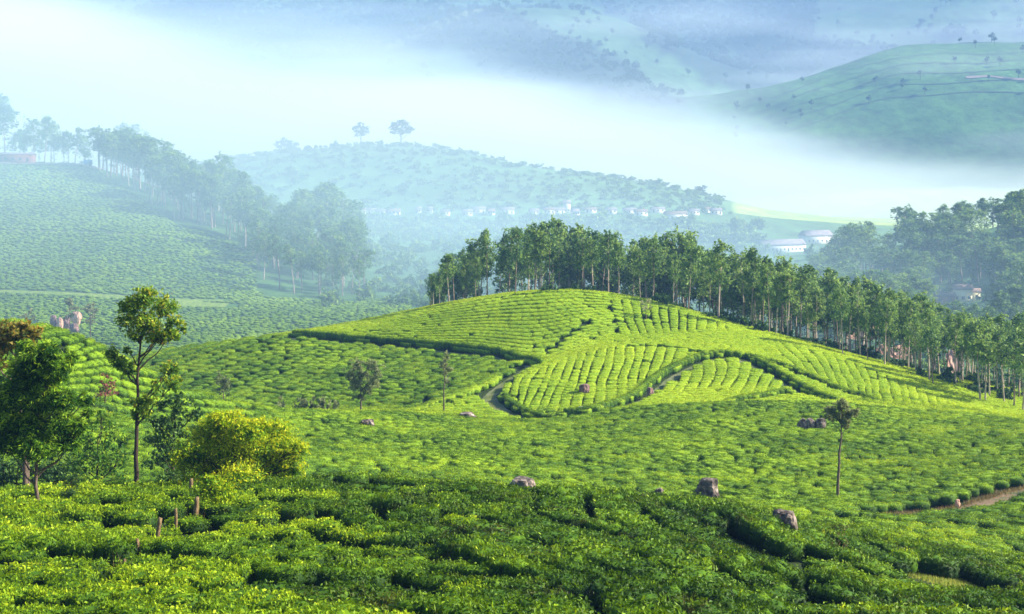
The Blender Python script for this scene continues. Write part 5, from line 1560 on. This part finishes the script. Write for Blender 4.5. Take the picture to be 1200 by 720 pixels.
# ------------------------------------------------------------------ haze and the fog bank in the valley
def volume_mat(name, color, density, aniso=0.0):
    m, nt, N, L = new_mat(name)
    v = N.new('ShaderNodeVolumePrincipled')
    v.inputs['Color'].default_value = rgb(color)
    v.inputs['Density'].default_value = density
    v.inputs['Anisotropy'].default_value = aniso
    o = N.new('ShaderNodeOutputMaterial'); L.new(v.outputs[0], o.inputs['Volume'])
    return m, nt, N, L, v
def box_mesh(name, x0, x1, y0, y1, z0, z1, mat):
    V, Fc = box_np(x0, x1, y0, y1, z0, z1)
    return mesh_np(name, V, [Fc], mat)
ztop = float(max(GZ.max(), CZ) + 30); zbot = float(GZ.min() - 1.0)
xm = float(np.abs(WX).max() + 50)
HAZE = volume_mat('haze_air', (0.16, 0.34, 0.70), 0.00024)[0]
tag(mesh_obj('haze', box_mesh('haze', -xm, xm, -60, float(GD.max() + 60), zbot, ztop, HAZE)), 'pale blue morning haze filling the valley air', kind='stuff')

m, nt, N, L, v = volume_mat('fog', (0.70, 0.84, 0.96), 0.002)
tc = N.new('ShaderNodeTexCoord')
sx = N.new('ShaderNodeSeparateXYZ'); L.new(tc.outputs['Object'], sx.inputs[0])
mp = N.new('ShaderNodeMapping'); mp.inputs['Scale'].default_value = (1 / 420, 1 / 600, 1 / 90)
L.new(tc.outputs['Object'], mp.inputs['Vector'])
no = N.new('ShaderNodeTexNoise'); no.inputs['Scale'].default_value = 1.0; no.inputs['Detail'].default_value = 3.5
L.new(mp.outputs[0], no.inputs['Vector'])
def mrange(val, a, b, c, d):
    n = N.new('ShaderNodeMapRange'); n.interpolation_type = 'SMOOTHSTEP'
    n.inputs['From Min'].default_value = a; n.inputs['From Max'].default_value = b; n.inputs['To Min'].default_value = c; n.inputs['To Max'].default_value = d
    L.new(val, n.inputs['Value']); return n.outputs['Result']
fy = mrange(sx.outputs['Y'], 1000, 1520, 0.0, 1.0)
hz = mathn(N, L, 'MULTIPLY_ADD', no.outputs['Fac'], 190.0, sx.outputs['Z'])     # wavy top, lower towards the right
hz = mathn(N, L, 'MULTIPLY_ADD', mrange(sx.outputs['X'], -150, 420, 0.0, 1.0), 105.0, hz)
hz = mathn(N, L, 'ADD', hz, -95.0)
hz = mathn(N, L, 'MULTIPLY_ADD', mrange(sx.outputs['X'], -680, -260, 1.0, 0.0), -120.0, hz)
fz = mrange(hz, 80, 190, 1.0, 0.0)
fn = mathn(N, L, 'MAXIMUM', mathn(N, L, 'MULTIPLY_ADD', no.outputs['Fac'], 3.0, -0.6), 0.05)
fy = mathn(N, L, 'MULTIPLY', fy, mrange(sx.outputs['Y'], 1650, 2050, 1.0, 0.0))
dn = mathn(N, L, 'MULTIPLY', fy, fz); dn = mathn(N, L, 'MULTIPLY', dn, fn); dn = mathn(N, L, 'MULTIPLY', dn, 0.0065)
mp2 = N.new('ShaderNodeMapping'); mp2.inputs['Scale'].default_value = (1 / 520, 1 / 300, 1 / 55); mp2.inputs['Rotation'].default_value = (0, R(9), 0)
L.new(tc.outputs['Object'], mp2.inputs['Vector'])
nw = N.new('ShaderNodeTexNoise'); nw.inputs['Scale'].default_value = 1.0; nw.inputs['Detail'].default_value = 3.0
L.new(mp2.outputs[0], nw.inputs['Vector'])
low = mathn(N, L, 'MULTIPLY', mathn(N, L, 'MULTIPLY', mrange(sx.outputs['Y'], 215, 620, 0.0, 1.0), mrange(sx.outputs['Y'], 660, 900, 1.0, 0.36)), mrange(hz, 20, 150, 1.0, 0.0))
low = mathn(N, L, 'MULTIPLY', low, mrange(sx.outputs['X'], -40, 220, 1.0, 0.62))
low = mathn(N, L, 'MULTIPLY', low, mathn(N, L, 'MAXIMUM', mathn(N, L, 'MULTIPLY_ADD', nw.outputs['Fac'], 4.0, -1.0), 0.12))
dn = mathn(N, L, 'MULTIPLY_ADD', low, 0.0025, dn)
# thin torn streaks drifting in front of the mountains
wi = mathn(N, L, 'MULTIPLY', mrange(nw.outputs['Fac'], 0.50, 0.68, 0.12, 1.0), mrange(sx.outputs['Y'], 1560, 1800, 0.0, 1.0))
wi = mathn(N, L, 'MULTIPLY', wi, mrange(sx.outputs['Y'], 2250, 2400, 1.0, 0.0))
wi = mathn(N, L, 'MULTIPLY', wi, mrange(sx.outputs['Z'], 240, 310, 1.0, 0.0))
dn = mathn(N, L, 'MULTIPLY_ADD', wi, 0.0020, dn)
L.new(dn, v.inputs['Density'])
cm = N.new('ShaderNodeMix'); cm.data_type = 'RGBA'      # thin ground mist is bluer than the dense bank
L.new(mrange(sx.outputs['Y'], 550, 1150, 0.0, 1.0), cm.inputs[0]); cm.inputs[6].default_value = rgb((0.54, 0.78, 0.97)); cm.inputs[7].default_value = rgb((0.76, 0.85, 0.95))
L.new(cm.outputs[2], v.inputs['Color'])
fog = mesh_obj('fog', box_mesh('fog', -1000, 1300, 210, 2420, zbot + 0.5, 330.0, m))
tag(fog, 'white fog bank lying in the valley below the mountains', kind='stuff')
